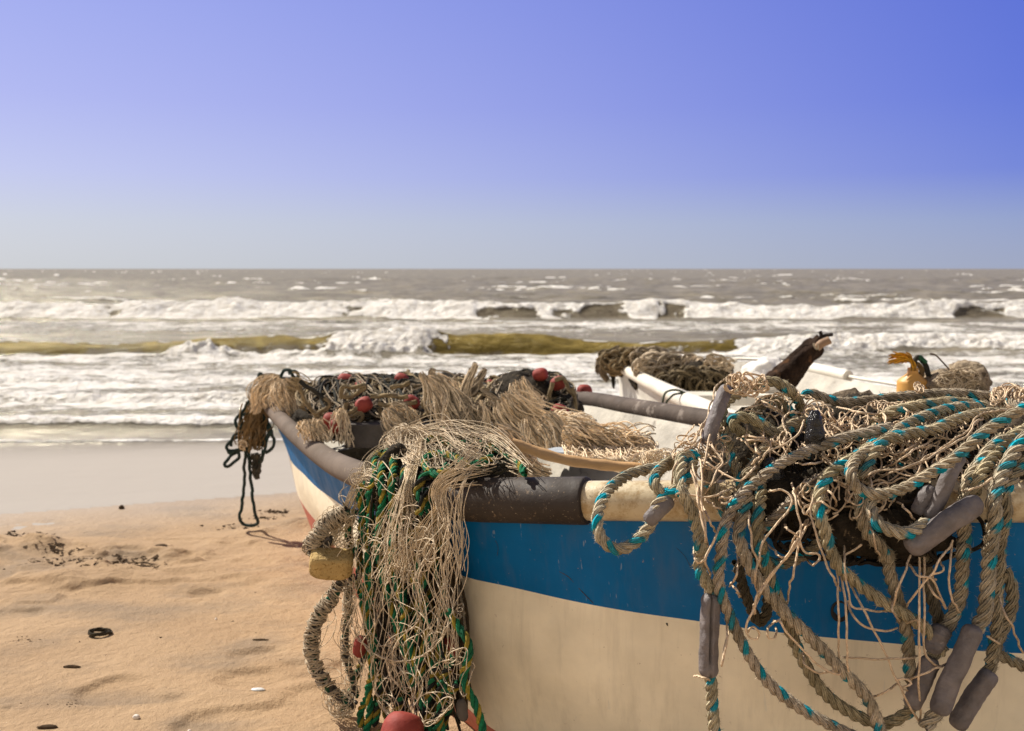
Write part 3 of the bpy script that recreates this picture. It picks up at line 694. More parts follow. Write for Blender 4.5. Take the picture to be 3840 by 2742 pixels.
def sinker(pts, R=.0195, parent=None, split=False, label='grey lead sinker', seed=0):
    C = spline(pts, n=60); s = np.linspace(0, 1, 60)
    L = np.linalg.norm(C[-1]-C[0]); e = R*.9/L
    prof = np.clip(np.minimum(s, 1-s)/e, 0, 1); prof = .42+.58*np.sqrt(1-(1-prof)**2)
    T, n, b = frames(C[None]); n, b = n[0], b[0]; sides = 32
    th = np.linspace(0, 2*np.pi, sides+1)
    r = R*prof[:, None]*(1+.16*(fbm(s[:, None]*7+seed, np.cos(th)[None]*1.5, np.sin(th)[None]*1.5, 3, 5)-.5)*2+.05*np.cos(3*th[None]+s[:, None]*1.5+seed))
    if split:
        to = np.array([0, -1., 0]); a0 = math.atan2(float((b[30]*to).sum()), float((n[30]*to).sum()))
        w = .10+.05*np.sin(s*5)
        r = r*(1-.8*np.exp(-(((th[None]-a0-.06*np.sin(s*9)[:, None]+np.pi) % (2*np.pi)-np.pi)/w[:, None])**4))
    r[:, -1] = r[:, 0]
    V = C[:, None]+(n[:, None]*np.cos(th)[None, :, None]+b[:, None]*np.sin(th)[None, :, None])*r[..., None]
    V = np.concatenate([np.repeat(C[:1, None], sides+1, 1), V, np.repeat(C[-1:, None], sides+1, 1)])
    m = MB(); m.grid(V, (.2, .2, .2)); o = m.build('sinker', M_lead, parent); o['label'] = label; return o
def lathe_float(c, axis, R, L, label, group='red net floats', parent=None):
    """barrel float with pinched ends and a hole collar"""
    axis = np.array(axis, float); axis /= np.linalg.norm(axis); t_ = np.linspace(-1, 1, 30)
    rr = R*np.sqrt(np.clip(1-np.abs(t_)**2.6*.93, .02, 1)); rr[:2] = (R*.12, R*.26); rr[-2:] = (R*.26, R*.12)
    xx = t_*L/2; xx[0] += L*.05; xx[-1] -= L*.05
    C = np.array(c)+axis*xx[:, None]; m = MB(); 
    T = np.repeat(axis[None], 30, 0); n = np.cross(axis, [.3, .2, .9]); n /= np.linalg.norm(n); b = np.cross(axis, n)
    th = np.linspace(0, 2*np.pi, 29)
    V = C[:, None]+(n*np.cos(th)[:, None]+b*np.sin(th)[:, None])[None]*(rr[:, None, None]*(1+.03*np.sin(th*2+1)[None, :, None]))
    m.grid(V); o = m.build('float', M_float, parent)
    if parent is None: tag(o, label, 'float', group)
    return o
def chain(*segs):
    out = []
    for s_ in segs: out += s_
    return out
# ---------- heavy rope pile on the right ----------
pile = tag(empty('fishing_net'), 'tangled heap of beige cord and black netting under the thick ropes at right', 'net')
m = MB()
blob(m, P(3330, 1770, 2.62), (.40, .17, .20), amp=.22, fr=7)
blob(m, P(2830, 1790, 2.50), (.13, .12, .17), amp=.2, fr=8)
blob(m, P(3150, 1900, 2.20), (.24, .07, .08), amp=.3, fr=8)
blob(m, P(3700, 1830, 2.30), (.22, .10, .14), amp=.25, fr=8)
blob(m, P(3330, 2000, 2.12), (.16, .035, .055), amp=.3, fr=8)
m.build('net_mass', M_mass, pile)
m = MB(); blob(m, P(3055, 1635, 2.20), (.020, .02, .062), amp=.25, fr=12, res=40); blob(m, P(2890, 1800, 2.2), (.03, .02, .05), amp=.3, fr=12, res=30)
m.build('tarred_lump', simple('tarred_plastic', (.012, .011, .011), .28, .3, 60, .01, 55), pile)
H = 'heavy tan rope flecked teal, '
def rope_col(): return TAN*random.uniform(.8, 1.12)*np.array([1, random.uniform(.96, 1.02), random.uniform(.9, 1.1)])
def dpt(u, v):
    u = np.asarray(u, float); v = np.asarray(v, float)
    return np.interp(v, [1400, 1500, 1650, 1800, 1950, 2100, 2742], [2.52, 2.42, 2.26, 2.13, 2.07, 2.06, 2.08])+0*u
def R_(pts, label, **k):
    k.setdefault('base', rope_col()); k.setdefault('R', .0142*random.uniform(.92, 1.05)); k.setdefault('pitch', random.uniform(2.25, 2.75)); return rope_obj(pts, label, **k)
R_(Z('a', [(885, 195, 2.50), (900, 165), (960, 172), (1050, 205), (1150, 215), (1290, 203), (1420, 188), (1600, 172), (1800, 160), (2000, 175), (2130, 205), (2230, 245, 2.42), (2330, 300, 2.4)]), H+'lying highest along the top of the pile', fz=1300)
R_(Z('a', [(500, 830, 2.16), (470, 690, 2.2), (430, 590, 2.24), (400, 500, 2.27), (368, 400, 2.3), (352, 320, 2.32), (370, 235, 2.34), (430, 180, 2.36), (500, 150, 2.38), (560, 108, 2.4), (640, 88), (720, 100), (790, 150), (840, 215, 2.44), (870, 300, 2.46)]), H+'arching over the left shoulder of the pile')
R_(Z('a', [(560, 470, 2.34), (430, 380, 2.30), (415, 335), (460, 312, 2.3), (540, 325), (610, 360), (680, 410, 2.34), (720, 470)]), H+'short bend inside the arched rope')
R_(chain(Z('a', [(1420, 380, 2.24), (1330, 400, 2.22), (1200, 430), (1080, 462, 2.19), (950, 512), (830, 560, 2.16), (740, 603), (640, 670, 2.13), (560, 735), (470, 820, 2.09), (400, 920, 2.07), (360, 1030, 2.05), (345, 1130)]),
         Z('b', [(345, 130, 2.05), (330, 250), (350, 390), (400, 520, 2.06), (460, 660), (520, 770), (600, 890), (700, 1000), (850, 1120), (1000, 1200), (1150, 1270), (1300, 1340)])), H+'sweeping from mid pile down past the split sinker')
R_(Z('a', [(900, 330, 2.36), (850, 345, 2.34), (780, 375, 2.32), (710, 430, 2.3), (650, 490, 2.28), (600, 545, 2.25), (560, 620, 2.2), (500, 700, 2.17)]), H+'short length left of the black lump')
R_(Z('a', [(2400, 210, 2.08), (2275, 262, 2.08), (2150, 330), (2050, 395), (1950, 470, 2.07), (1880, 530), (1800, 592, 2.06), (1700, 655), (1600, 715, 2.05), (1500, 768), (1400, 800, 2.05), (1300, 803), (1215, 765, 2.06), (1172, 690), (1185, 610, 2.1), (1240, 550, 2.14), (1330, 500, 2.17), (1420, 440, 2.2), (1480, 385, 2.24), (1580, 330, 2.28), (1700, 285, 2.32), (1850, 245, 2.36), (1990, 240, 2.4)]), H+'forming the big open loop at right of the pile', fz=1300)
R_(Z('a', [(1240, 700, 2.12), (1270, 620, 2.13), (1320, 540, 2.15), (1390, 470, 2.18), (1470, 440, 2.2), (1560, 420, 2.22), (1690, 400, 2.24), (1800, 350, 2.27), (1920, 310, 2.3), (2060, 290, 2.34), (2200, 300, 2.38)]), H+'running inside the big open loop')
R_(chain(Z('a', [(1340, 470, 2.2), (1240, 540, 2.16), (1150, 595, 2.12), (1060, 655, 2.1), (1000, 740, 2.08), (965, 840, 2.06), (975, 950, 2.04), (1010, 1060), (1040, 1170)]),
         Z('b', [(1050, 120, 2.04), (1090, 210), (1190, 300, 2.06), (1330, 405), (1480, 495), (1600, 570), (1680, 640), (1760, 760)])), H+'hanging in front and slanting toward the sinkers')
R_(Z('a', [(1010, 690, 2.17), (930, 730, 2.15), (850, 790, 2.13), (780, 870, 2.12), (710, 940), (640, 1000, 2.12), (560, 1030, 2.14)]), H+'crossing diagonally under the front ropes')
R_(chain(Z('a', [(600, 740, 2.2), (600, 830, 2.14), (590, 940, 2.1), (580, 1060, 2.08), (600, 1180)]),
         Z('b', [(600, 60, 2.08), (630, 200, 2.09), (690, 380), (750, 520), (820, 700), (890, 850), (990, 1000), (1110, 1110), (1250, 1185), (1390, 1205), (1530, 1140), (1580, 1060)])), H+'hanging in the lowest dark loop over the cream side')
R_(chain(Z('a', [(520, 820, 2.12), (480, 950, 2.09), (465, 1060, 2.07)]),
         Z('b', [(470, 40, 2.06), (510, 160, 2.05), (570, 270), (650, 380), (750, 500), (880, 630), (1010, 760), (1110, 870), (1200, 960), (1270, 1050), (1320, 1150), (1370, 1280), (1400, 1400)])), H+'in a long diagonal across the blue band')
rs = R_(chain(Z('e', [(500, 1060, 2.2), (350, 1080, 2.16), (330, 1200, 2.12), (320, 1350, 2.09), (350, 1500, 2.07)]),
         Z('g', [(330, 130, 2.06), (400, 270), (480, 420), (540, 620), (560, 800, 2.05)]), Z('b', [(215, 120, 2.06), (205, 220), (240, 300), (285, 350), (283, 400, 2.07), (275, 640), (272, 880), (285, 980), (290, 1100), (300, 1260), (310, 1400)])), H+'carrying the upright split grey sinker')
sinker(Z('b', [(282, 385, 2.06), (272, 600), (268, 800), (272, 915)]), .0205, rs, True, 'upright grey sinker with a long split')
rs = R_(chain([W(u, v, y) for u, v, y in [(1560, 1010, 2.34), (1500, 1030, 2.3), (1440, 1043, 2.27), (1395, 1056, 2.24), (1350, 1090, 2.16), (1330, 1130, 2.10), (1325, 1170, 2.07), (1340, 1205, 2.06), (1372, 1222, 2.06), (1410, 1205, 2.07), (1445, 1165, 2.08)]],
              Z('g', [(30, 330, 2.07), (150, 210, 2.08), (250, 130, 2.1)])), H+'small loop hanging farthest left over the blue band')
sinker([W(1435, 1160, 2.07), W(1462, 1133, 2.07), W(1490, 1107, 2.08)], .0165, rs, False, 'short dark sinker at the end of the left loop', 4)
R_(Z('e', [(380, 1100, 2.28), (250, 1110, 2.26), (120, 1200, 2.2), (30, 1300, 2.14), (20, 1400, 2.1), (70, 1480, 2.09), (180, 1530, 2.08), (260, 1490, 2.08), (380, 1400, 2.1), (440, 1280, 2.12), (470, 1150, 2.16)]), H+'curled tightly beside the left loop')
R_(Z('a', [(1240, 790, 2.10), (1232, 870, 2.08), (1245, 960, 2.07), (1290, 1060, 2.07), (1350, 1120), (1400, 1222, 2.08)])+Z('b', [(1410, 120, 2.08), (1420, 250), (1460, 380), (1500, 520), (1535, 680), (1545, 850), (1570, 980)]), H+'dropping from the big loop to the sinkers')
R_(Z('a', [(1300, 860, 2.07), (1315, 930, 2.04), (1360, 1000, 2.02), (1440, 1035), (1530, 1048), (1600, 1020, 2.03), (1650, 985, 2.05)]), H+'short hook curling beneath the big loop', fz=1200)
rs = R_(chain(Z('a', [(2330, 400, 2.16), (2240, 500, 2.13), (2170, 620, 2.1), (2110, 740, 2.07), (2075, 850, 2.05), (2085, 960), (2070, 1060), (2055, 1170)]),
         Z('b', [(2050, 120, 2.05), (2045, 260), (2030, 400), (2015, 520), (1950, 640, 2.06), (1860, 830), (1740, 1100), (1640, 1230)])), H+'thickest vertical drop at right ending in a pale sinker', R=.0165)
sinker(Z('b', [(1965, 590, 2.03), (1880, 790), (1800, 960), (1730, 1150)]), .0215, rs, False, 'long pale grey sinker in front of the cluster', 2)
rs = R_(chain(Z('a', [(2150, 440, 2.2), (2060, 520, 2.17), (1990, 620, 2.14), (1930, 700, 2.12), (1900, 790, 2.1), (1890, 900), (1890, 1050), (1885, 1170)]),
         Z('b', [(1880, 100, 2.08), (1875, 250), (1865, 400), (1820, 540), (1740, 700), (1640, 900), (1560, 1090)])), H+'vertical drop left of the thickest one', R=.0155)
sinker(Z('b', [(1760, 590, 2.06), (1720, 680), (1690, 760)]), .021, rs, False, 'faceted short grey sinker', 6)
sinker(Z('b', [(1690, 790, 2.07), (1620, 960), (1550, 1110)]), .020, rs, False, 'shaded lower sinker', 9)
rs = R_(chain(Z('b', [(2150, 240, 2.10), (2195, 340, 2.1), (2195, 470), (2150, 590), (2100, 700), (2060, 860), (1960, 1010)])), 'dark shaded heavy rope looping behind the right sinkers', base=TAN*.6)  # tan base darkened: shade behind the sinkers put into the colour
sinker(Z('b', [(2070, 880, 2.09), (1960, 1040), (1840, 1240)]), .021, rs, False, 'rearmost grey sinker of the cluster', 12)
R_(Z('a', [(2400, 480, 2.14), (2280, 600, 2.12), (2200, 700, 2.1), (2150, 800, 2.08), (2160, 930)])+Z('b', [(2120, 60, 2.1), (2110, 250), (2100, 420), (2110, 560), (2090, 700), (2060, 820)]), 'shaded heavy rope directly behind the thickest vertical drop', base=TAN*.8)  # base toned down to paint the shade behind the front rope
R_(Z('a', [(2300, 380, 2.22), (2180, 450, 2.2), (2100, 530, 2.17), (2040, 620, 2.13), (1990, 710, 2.1), (1960, 800, 2.1)]), H+'short slanting piece at the right edge of the pile')
R_(Z('b', [(450, 180, 2.12), (480, 330, 2.13), (530, 460), (580, 560), (630, 520), (640, 380), (590, 220), (540, 100)]), 'shade darkened heavy rope loop hanging against the blue band', base=TAN*.22, tracer=None)  # near-black base paints in the shade this loop hangs in
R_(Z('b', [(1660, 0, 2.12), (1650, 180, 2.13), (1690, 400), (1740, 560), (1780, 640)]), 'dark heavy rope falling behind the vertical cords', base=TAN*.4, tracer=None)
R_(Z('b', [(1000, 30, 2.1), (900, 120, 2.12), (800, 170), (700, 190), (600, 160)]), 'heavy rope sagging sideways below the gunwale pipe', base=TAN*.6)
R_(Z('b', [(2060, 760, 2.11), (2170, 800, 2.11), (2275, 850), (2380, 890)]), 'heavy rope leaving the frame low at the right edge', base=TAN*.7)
R_(Z('f', [(420, 720, 2.36), (650, 540, 2.36), (900, 470, 2.36), (1150, 440, 2.37), (1500, 430, 2.4), (1800, 470, 2.42)]), H+'half hidden just under the top rope')
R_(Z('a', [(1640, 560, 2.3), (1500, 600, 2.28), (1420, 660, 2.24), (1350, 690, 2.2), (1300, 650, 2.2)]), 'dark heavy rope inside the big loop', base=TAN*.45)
R_(Z('a', [(250, 640, 2.2), (290, 740, 2.17), (320, 840, 2.15), (370, 920, 2.13), (380, 1000, 2.12)]), 'heavy rope half buried left of the long sweeping one')
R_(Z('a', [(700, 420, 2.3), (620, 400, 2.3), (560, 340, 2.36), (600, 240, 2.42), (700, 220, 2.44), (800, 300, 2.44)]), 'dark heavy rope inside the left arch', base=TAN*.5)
# loose sinkers in the pile: each on its own short rope
sk = [(Z('e', [(890, 230, 2.30), (820, 420, 2.27), (740, 640, 2.25), (670, 860, 2.24), (650, 940)]), .0165, 'long grey sinker standing at the left end of the pile'),
      (Z('a', [(1530, 1150, 2.03), (1650, 1080), (1800, 970), (1990, 850, 2.05)]), .0235, 'largest grey sinker lying below the big loop'),
      (Z('a', [(1660, 960, 2.08), (1740, 820), (1800, 680), (1860, 560, 2.12)]), .0165, 'slim grey sinker poking up under the big loop'),
      (Z('a', [(1590, 930, 2.09), (1640, 830), (1690, 760, 2.1)]), .0150, 'stubby grey sinker beside the slim one')]
for i, (pp, r, lb) in enumerate(sk):
    o = sinker(pp, r, None, False, lb, i*3.3); tag(o, lb, 'sinker', 'grey lead sinkers in the rope pile')
# beige cords, traced
CR = []
def C_(fr, *lists, R=.0024, Y0=None):
    for l in lists:
        pts = []
        for q_, p in enumerate(l):
            u = FR[fr][0]+p[0]/FR[fr][2]; v = FR[fr][1]+p[1]/FR[fr][2]
            pts.append(P(u, v, (p[2] if len(p) > 2 else float(dpt(u, v))-.055-(Y0 or 0)+((.13 if fr in 'efg' else .06) if q_ in (0, len(l)-1) else 0))))
        CR.append((pts, R))
C_('e', [(1090, 95), (980, 80), (880, 130), (780, 210), (732, 262), (742, 380), (690, 450), (672, 600), (600, 700), (540, 800), (500, 900), (460, 985)],
   [(1040, 270), (900, 330), (820, 420), (765, 490), (725, 600), (705, 700), (690, 800), (660, 950), (625, 1150), (610, 1300)],
   [(1180, 160), (1080, 150), (1012, 200), (1022, 250), (1100, 240)], [(770, 330), (800, 275), (870, 262), (925, 300)], [(760, 350), (800, 310), (850, 300), (892, 345)],
   [(640, 835), (700, 950), (780, 1050), (842, 1150), (780, 1250), (700, 1400), (650, 1530)],
   [(700, 600), (600, 680), (560, 780), (500, 890), (450, 930), (405, 860), (480, 805), (545, 800)], [(450, 950), (330, 1020), (215, 1085)], [(680, 800), (560, 880), (470, 960), (300, 1050), (210, 1075)],
   [(460, 1060), (320, 1120), (240, 1250), (228, 1400)], [(520, 1060), (640, 1150), (780, 1240), (920, 1325), (1060, 1372), (1200, 1240), (1290, 1170)],
   [(320, 1220), (380, 1400), (430, 1550)], [(360, 1080), (380, 1250), (415, 1450)], [(300, 960), (370, 910), (460, 930)],
   [(1840, 560), (1822, 700), (1740, 830), (1600, 925), (1400, 1010), (1330, 1080), (1250, 1280)], [(1820, 560), (1700, 540), (1620, 560), (1582, 620), (1600, 720), (1625, 800), (1580, 900), (1640, 960), (1640, 1020)],
   [(1840, 560), (1880, 510), (1960, 490), (2040, 560), (2200, 680)], [(1220, 340), (1320, 400), (1450, 470), (1600, 550)], [(1250, 380), (1400, 470), (1580, 560)],
   [(1030, 860), (1150, 830), (1300, 850), (1430, 850)], [(1020, 870), (1150, 885), (1300, 880), (1420, 870)], [(1590, 480), (1590, 300), (1640, 200), (1740, 270), (1760, 330), (1650, 460)],
   [(1240, 900), (1250, 980), (1280, 1050), (1330, 1000)], [(1690, 1160), (1850, 1170), (1980, 1150), (2100, 1120)], [(1170, 1230), (1250, 1120), (1340, 1060)], [(2130, 500), (2160, 600), (2274, 700)], [(1800, 900), (1900, 1000), (2050, 1110)])
C_('e', [(470, 1000), (480, 1200), (520, 1400), (545, 1600), (590, 1850), (640, 2050), (640, 2220)], [(550, 960), (570, 1150), (600, 1350), (580, 1600), (610, 1830), (650, 2050), (655, 2180)], [(440, 1000), (460, 1250), (520, 1500), (560, 1750), (620, 1980)])
C_('g', [(268, 240), (290, 185), (360, 170), (520, 200), (640, 210), (800, 170), (1010, 95)], [(620, 230), (760, 320), (880, 390)], [(880, 460), (780, 650), (680, 840), (632, 980), (700, 1180)],
   [(1400, 150), (1440, 125), (1540, 120), (1640, 170), (1682, 260), (1640, 380), (1520, 520), (1370, 700), (1300, 850), (1290, 1000), (1320, 1100)],
   [(1690, -20), (1720, 200), (1750, 400), (1790, 600), (1760, 900), (1680, 1200), (1640, 1500)], [(1940, 450), (1800, 700), (1600, 980), (1400, 1230), (1290, 1400), (1180, 1624)], [(1920, 430), (1780, 700), (1585, 965), (1385, 1215), (1275, 1400), (1240, 1560), (1230, 1660)],
   [(1980, 270), (1900, 360), (1850, 430), (1822, 360), (1900, 300), (2020, 250), (2120, 320), (2274, 390)], [(2000, 40), (2140, 120), (2210, 230), (2220, 350)], [(2000, 40), (1940, 240), (1900, 380), (1960, 560), (2010, 750), (2080, 950), (2130, 1100), (2210, 1220), (2270, 1350)],
   [(1160, 280), (1170, 500), (1190, 650), (1200, 850), (1270, 1000), (1240, 1200), (1280, 1400)], [(1035, 930), (1020, 1150), (935, 1290)], [(960, 1280), (1010, 1340), (1060, 1420)], [(1600, 540), (1640, 600), (1750, 690), (1850, 880), (1980, 890), (2020, 960), (1950, 1030), (1880, 990)],
   [(500, 800), (500, 950), (560, 1010), (640, 960), (560, 940)], [(540, 960), (620, 940)], [(530, 990), (640, 985)], [(620, 1290), (640, 1420)], [(700, 0), (640, 180)], [(590, 300), (690, 500), (760, 640)], [(1640, 900), (1740, 680), (1900, 440)], [(1400, 800), (1550, 930), (1640, 960)],
   [(800, 250), (830, 210), (900, 230), (980, 210), (930, 270), (850, 290), (800, 250)])
C_('b', [(1088, 230), (1095, 500), (1098, 900)], [(1110, 260), (1138, 500), (1150, 800), (1172, 960)], [(600, 380), (550, 500), (500, 600), (520, 655), (570, 670), (592, 630), (550, 592), (515, 630)],
   [(1450, 400), (1435, 490), (1480, 560)], [(1608, 150), (1610, 500), (1605, 900), (1620, 1190)], [(1638, 150), (1640, 500), (1640, 740), (1690, 820), (1750, 850)],
   [(1180, 340), (1250, 470), (1330, 650), (1400, 780), (1450, 900), (1520, 1050), (1620, 1220)], [(1110, 785), (1300, 802), (1500, 795), (1600, 785)], [(1150, 430), (1200, 540), (1280, 600), (1380, 620), (1470, 600)],
   [(680, 560), (720, 560), (780, 650), (860, 730), (950, 830), (1080, 900), (1120, 850)], [(700, 600), (695, 660), (650, 665), (645, 610), (685, 560)], [(870, 760), (880, 830), (950, 890), (1020, 890), (1130, 840)],
   [(1320, 1040), (1400, 1000), (1480, 955)], [(1530, 935), (1600, 905), (1700, 870), (1800, 815)], [(380, 560), (382, 700), (350, 850), (360, 780), (402, 620)], [(1480, 960), (1470, 930), (1520, 925), (1560, 960), (1500, 980), (1540, 1000)], [(175, 910), (240, 925), (300, 940)], [(2110, 400), (2180, 560), (2270, 760)], [(2040, 660), (2120, 695)], [(1520, 580), (1600, 560), (1590, 600)], [(1545, 200), (1600, 270), (1700, 300), (1770, 480)])
C_('h', [(400, 540), (440, 700), (510, 920)], [(320, 730), (400, 560)], [(880, 930), (820, 1150), (720, 1400), (670, 1600)], [(1400, 750), (1250, 980), (1110, 1180), (960, 1380), (840, 1540)], [(1400, 760), (1370, 1000), (1358, 1250), (1400, 1450), (1500, 1624)],
   [(1080, 1200), (1200, 1400), (1340, 1560)], [(90, 800), (80, 1000), (120, 1300), (170, 1530), (350, 1580), (600, 1610)], [(1250, 980), (1310, 1080), (1280, 1130), (1160, 1160), (1200, 1220)], [(380, 300), (400, 420), (400, 540)], [(740, 270), (860, 380), (930, 480)], [(100, 930), (300, 780)])
C_('f', [(2170, 500), (2000, 510), (1800, 540), (1680, 620), (1560, 780), (1300, 960), (1100, 1080), (900, 1190), (680, 1240), (480, 1250), (380, 1310), (300, 1370)], [(1900, 540), (1720, 640), (1560, 830), (1350, 960), (1080, 1130), (700, 1250), (420, 1390)],
   [(1240, 840), (1000, 960), (750, 1120), (560, 1230)], [(1080, 860), (850, 1000), (620, 1150)], [(2000, 1320), (1900, 1330), (1780, 1410), (1600, 1490), (1430, 1520)], [(400, 1300), (410, 1450), (395, 1624)], [(0, 480), (200, 520), (400, 560), (560, 570)], [(520, 520), (590, 600), (540, 720), (460, 800), (520, 870)], [(740, 450), (850, 520), (870, 640)], Y0=.01)
m = MB()
for pts, r in CR: cord(m, pts, r)
m.build('cord', F_cord, pile)
m = MB()
k = dict(R=.0020, col=CORD, px=10, sides=5, curl=.30, dj=.03)
dm = lambda u, v: dpt(u, v)+.0
scribble(m, 3330, 1660, 260, 150, 60, 34, dm, loopy=.12, **k)
scribble(m, 2960, 1610, 190, 130, 26, 26, dm, loopy=.05, **k)
scribble(m, 3180, 1850, 190, 90, 30, 26, dm, loopy=.1, **k)
scribble(m, 3600, 1700, 230, 160, 30, 26, dm, loopy=.05, **k)
scribble(m, 3790, 1490, 80, 40, 22, 26, lambda u, v: dpt(u, v)+.05, loopy=.3, **k)
scribble(m, 3440, 1455, 28, 14, 4, 18, lambda u, v: dpt(u, v)-.04, loopy=.4, **k)
scribble(m, 2640, 1700, 110, 120, 10, 26, dm, **k)
scribble(m, 2600, 1690, 90, 30, 30, 18, lambda u, v: 2.3+0*u, R=.0012, col=CORD*.8, px=6)
scribble(m, 2800, 1440, 80, 40, 14, 20, lambda u, v: 2.22+0*u, **{**k, 'R': .0024})
tag(m.build('loose_cord', F_cord, pile), kind='stuff')
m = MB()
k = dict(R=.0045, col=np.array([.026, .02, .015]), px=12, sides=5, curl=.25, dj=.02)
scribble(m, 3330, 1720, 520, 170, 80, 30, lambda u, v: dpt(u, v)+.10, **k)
scribble(m, 3300, 1980, 420, 130, 40, 26, lambda u, v: np.full_like(u, 2.125), down=.15, **k)
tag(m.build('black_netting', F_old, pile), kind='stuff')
# ---------- green rope and beige net over the gunwale ----------
gnet = tag(empty('fishing_net'), 'beige net and green yellow rope bundle draped over the gunwale left of the dark sleeve', 'net')
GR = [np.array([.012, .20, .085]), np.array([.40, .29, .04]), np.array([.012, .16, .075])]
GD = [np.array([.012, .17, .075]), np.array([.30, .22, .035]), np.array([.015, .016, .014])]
def gd(u, v):
    u = np.asarray(u, float); v = np.asarray(v, float)
    b = np.interp(u, [1150, 1340, 1470, 1604, 1746, 1900], [2.92, 2.88, 2.74, 2.58, 2.46, 2.42])
    top = np.interp(u, [1300, 1450, 1600, 1750, 1950], [3.25, 3.08, 2.95, 2.85, 2.78])
    f = sstep(1600, 1830, v)
    return top*(1-f)+b*f
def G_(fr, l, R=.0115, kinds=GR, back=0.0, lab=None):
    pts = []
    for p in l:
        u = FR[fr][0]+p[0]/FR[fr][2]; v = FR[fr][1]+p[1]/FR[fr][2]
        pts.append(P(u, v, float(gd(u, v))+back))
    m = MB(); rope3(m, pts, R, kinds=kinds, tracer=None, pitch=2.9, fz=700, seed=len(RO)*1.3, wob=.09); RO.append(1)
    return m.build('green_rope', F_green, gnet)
def cd(cl, dl):   # joins frame c and frame d coordinates into frame c
    return cl+[(q[0]*2.499/2.529, (q[1]/2.529+550)*2.499) for q in dl]
Gp = [
 cd([(960, 380), (890, 360), (850, 430), (838, 520), (820, 620), (835, 740), (840, 850), (815, 950), (810, 1060), (790, 1180), (800, 1300)], [(830, 60), (860, 200), (905, 330), (950, 480), (985, 640), (1040, 800), (1090, 930), (1130, 1060), (1120, 1180)]),
 cd([(850, 370), (780, 390), (757, 470), (775, 570), (760, 660), (720, 760), (735, 880), (720, 1000), (740, 1150), (760, 1300)], [(760, 60), (740, 200), (720, 350), (700, 520), (740, 680), (770, 820), (750, 960), (760, 1080), (715, 1220), (730, 1400), (690, 1624)]),
 cd([(700, 660), (640, 680), (625, 770), (645, 870), (650, 960), (640, 1060), (665, 1160), (700, 1260), (690, 1350)], [(690, 60), (700, 180), (660, 330), (670, 460), (720, 620), (760, 760), (730, 900), (745, 1020), (730, 1150), (700, 1300), (640, 1450), (650, 1624)]),
 [(590, 910), (545, 1000), (520, 1090), (525, 1180), (550, 1280), (545, 1360)],
 cd([(1000, 400), (940, 420), (945, 530), (925, 640), (915, 740), (930, 850), (920, 950), (960, 1060), (940, 1200)], [(930, 0), (960, 160), (1010, 320), (1060, 480), (1040, 640), (1100, 800), (1150, 950), (1180, 1080)]),
 [(1850, 420), (1720, 480), (1600, 460), (1480, 400), (1360, 385), (1270, 410), (1230, 480), (1290, 560), (1400, 560), (1440, 500)],
 [(1240, 270), (1330, 220), (1420, 250), (1540, 290), (1660, 260), (1800, 300), (1950, 360), (2050, 420)],
 [(1300, 180), (1400, 160), (1560, 190), (1700, 220), (1850, 270), (2000, 360), (2120, 470), (2180, 560)],
 [(1260, 560), (1190, 640), (1160, 730), (1200, 830), (1180, 950)],
 cd([(1050, 500), (1040, 640), (1060, 800), (1040, 960), (1080, 1100), (1060, 1280)], [(1090, 40), (1150, 200), (1180, 380), (1200, 560), (1190, 700), (1230, 860), (1220, 1000), (1190, 1150), (1210, 1300), (1260, 1450), (1250, 1624)]),
 cd([(1160, 1000), (1150, 1150), (1160, 1300)], [(1180, 0), (1230, 150), (1240, 330), (1260, 500), (1290, 680), (1350, 830), (1400, 960), (1340, 1110), (1300, 1260), (1290, 1420), (1330, 1624)]),
 [(1040, 2650), (985, 2760), (930, 2850), (860, 2950), (780, 3030), (740, 3120)],
 cd([], [(1470, 480), (1560, 640), (1640, 760), (1660, 870), (1640, 980), (1610, 1090), (1640, 1210), (1720, 1350), (1770, 1480), (1810, 1624)]),
 cd([], [(1380, 760), (1440, 880), (1500, 960), (1430, 1100), (1390, 1240), (1400, 1400), (1360, 1624)]),
 cd([], [(1290, 560), (1250, 720), (1280, 900), (1350, 1080), (1440, 1240), (1400, 1430), (1410, 1624)]),
 cd([], [(860, 900), (840, 1100), (850, 1250), (800, 1400), (760, 1560)]),
 cd([], [(1580, 1150), (1500, 1230), (1450, 1180)]),
]
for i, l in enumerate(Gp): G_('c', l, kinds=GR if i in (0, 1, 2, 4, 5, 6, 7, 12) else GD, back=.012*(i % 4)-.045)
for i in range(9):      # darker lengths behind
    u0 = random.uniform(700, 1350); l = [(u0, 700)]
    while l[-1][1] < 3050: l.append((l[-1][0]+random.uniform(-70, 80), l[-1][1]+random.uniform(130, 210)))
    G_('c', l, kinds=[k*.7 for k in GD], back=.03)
# thick grey rope bound with twine, at the left
def wrapped(l, R, turns, back=0.0):
    pts = [P(FR['d'][0]+p[0]/2.529, FR['d'][1]+p[1]/2.529, 2.84+back) for p in l]
    m = MB(); C = rope3(m, pts, R, kinds=[np.array([.10, .09, .085]), np.array([.07, .065, .06]), np.array([.02, .12, .07])], tracer=None, fz=500, seed=3)
    o = m.build('bound_rope', F_rope, gnet); m = MB()
    for q in range(turns):
        n = 60; i0 = random.randint(0, max(1, len(C)-50)); seg = C[i0:i0+random.randint(30, 48)]
        seg = spline(seg, n=n); T, nn, bb = frames(seg[None]); a = np.linspace(0, random.uniform(2, 5)*6.28, n)*random.choice((1, -1))+random.uniform(0, 6)
        r = R*random.uniform(1.05, 1.5)+.004*np.sin(np.linspace(0, 9, n)+q)
        m.tubes((seg+nn[0]*(np.cos(a)*r)[:, None]+bb[0]*(np.sin(a)*r)[:, None])[None], np.full((1, n), .0018), 4, TWINE*random.uniform(.5, .9))
    tag(m.build('binding_twine', F_twine, gnet), kind='stuff')
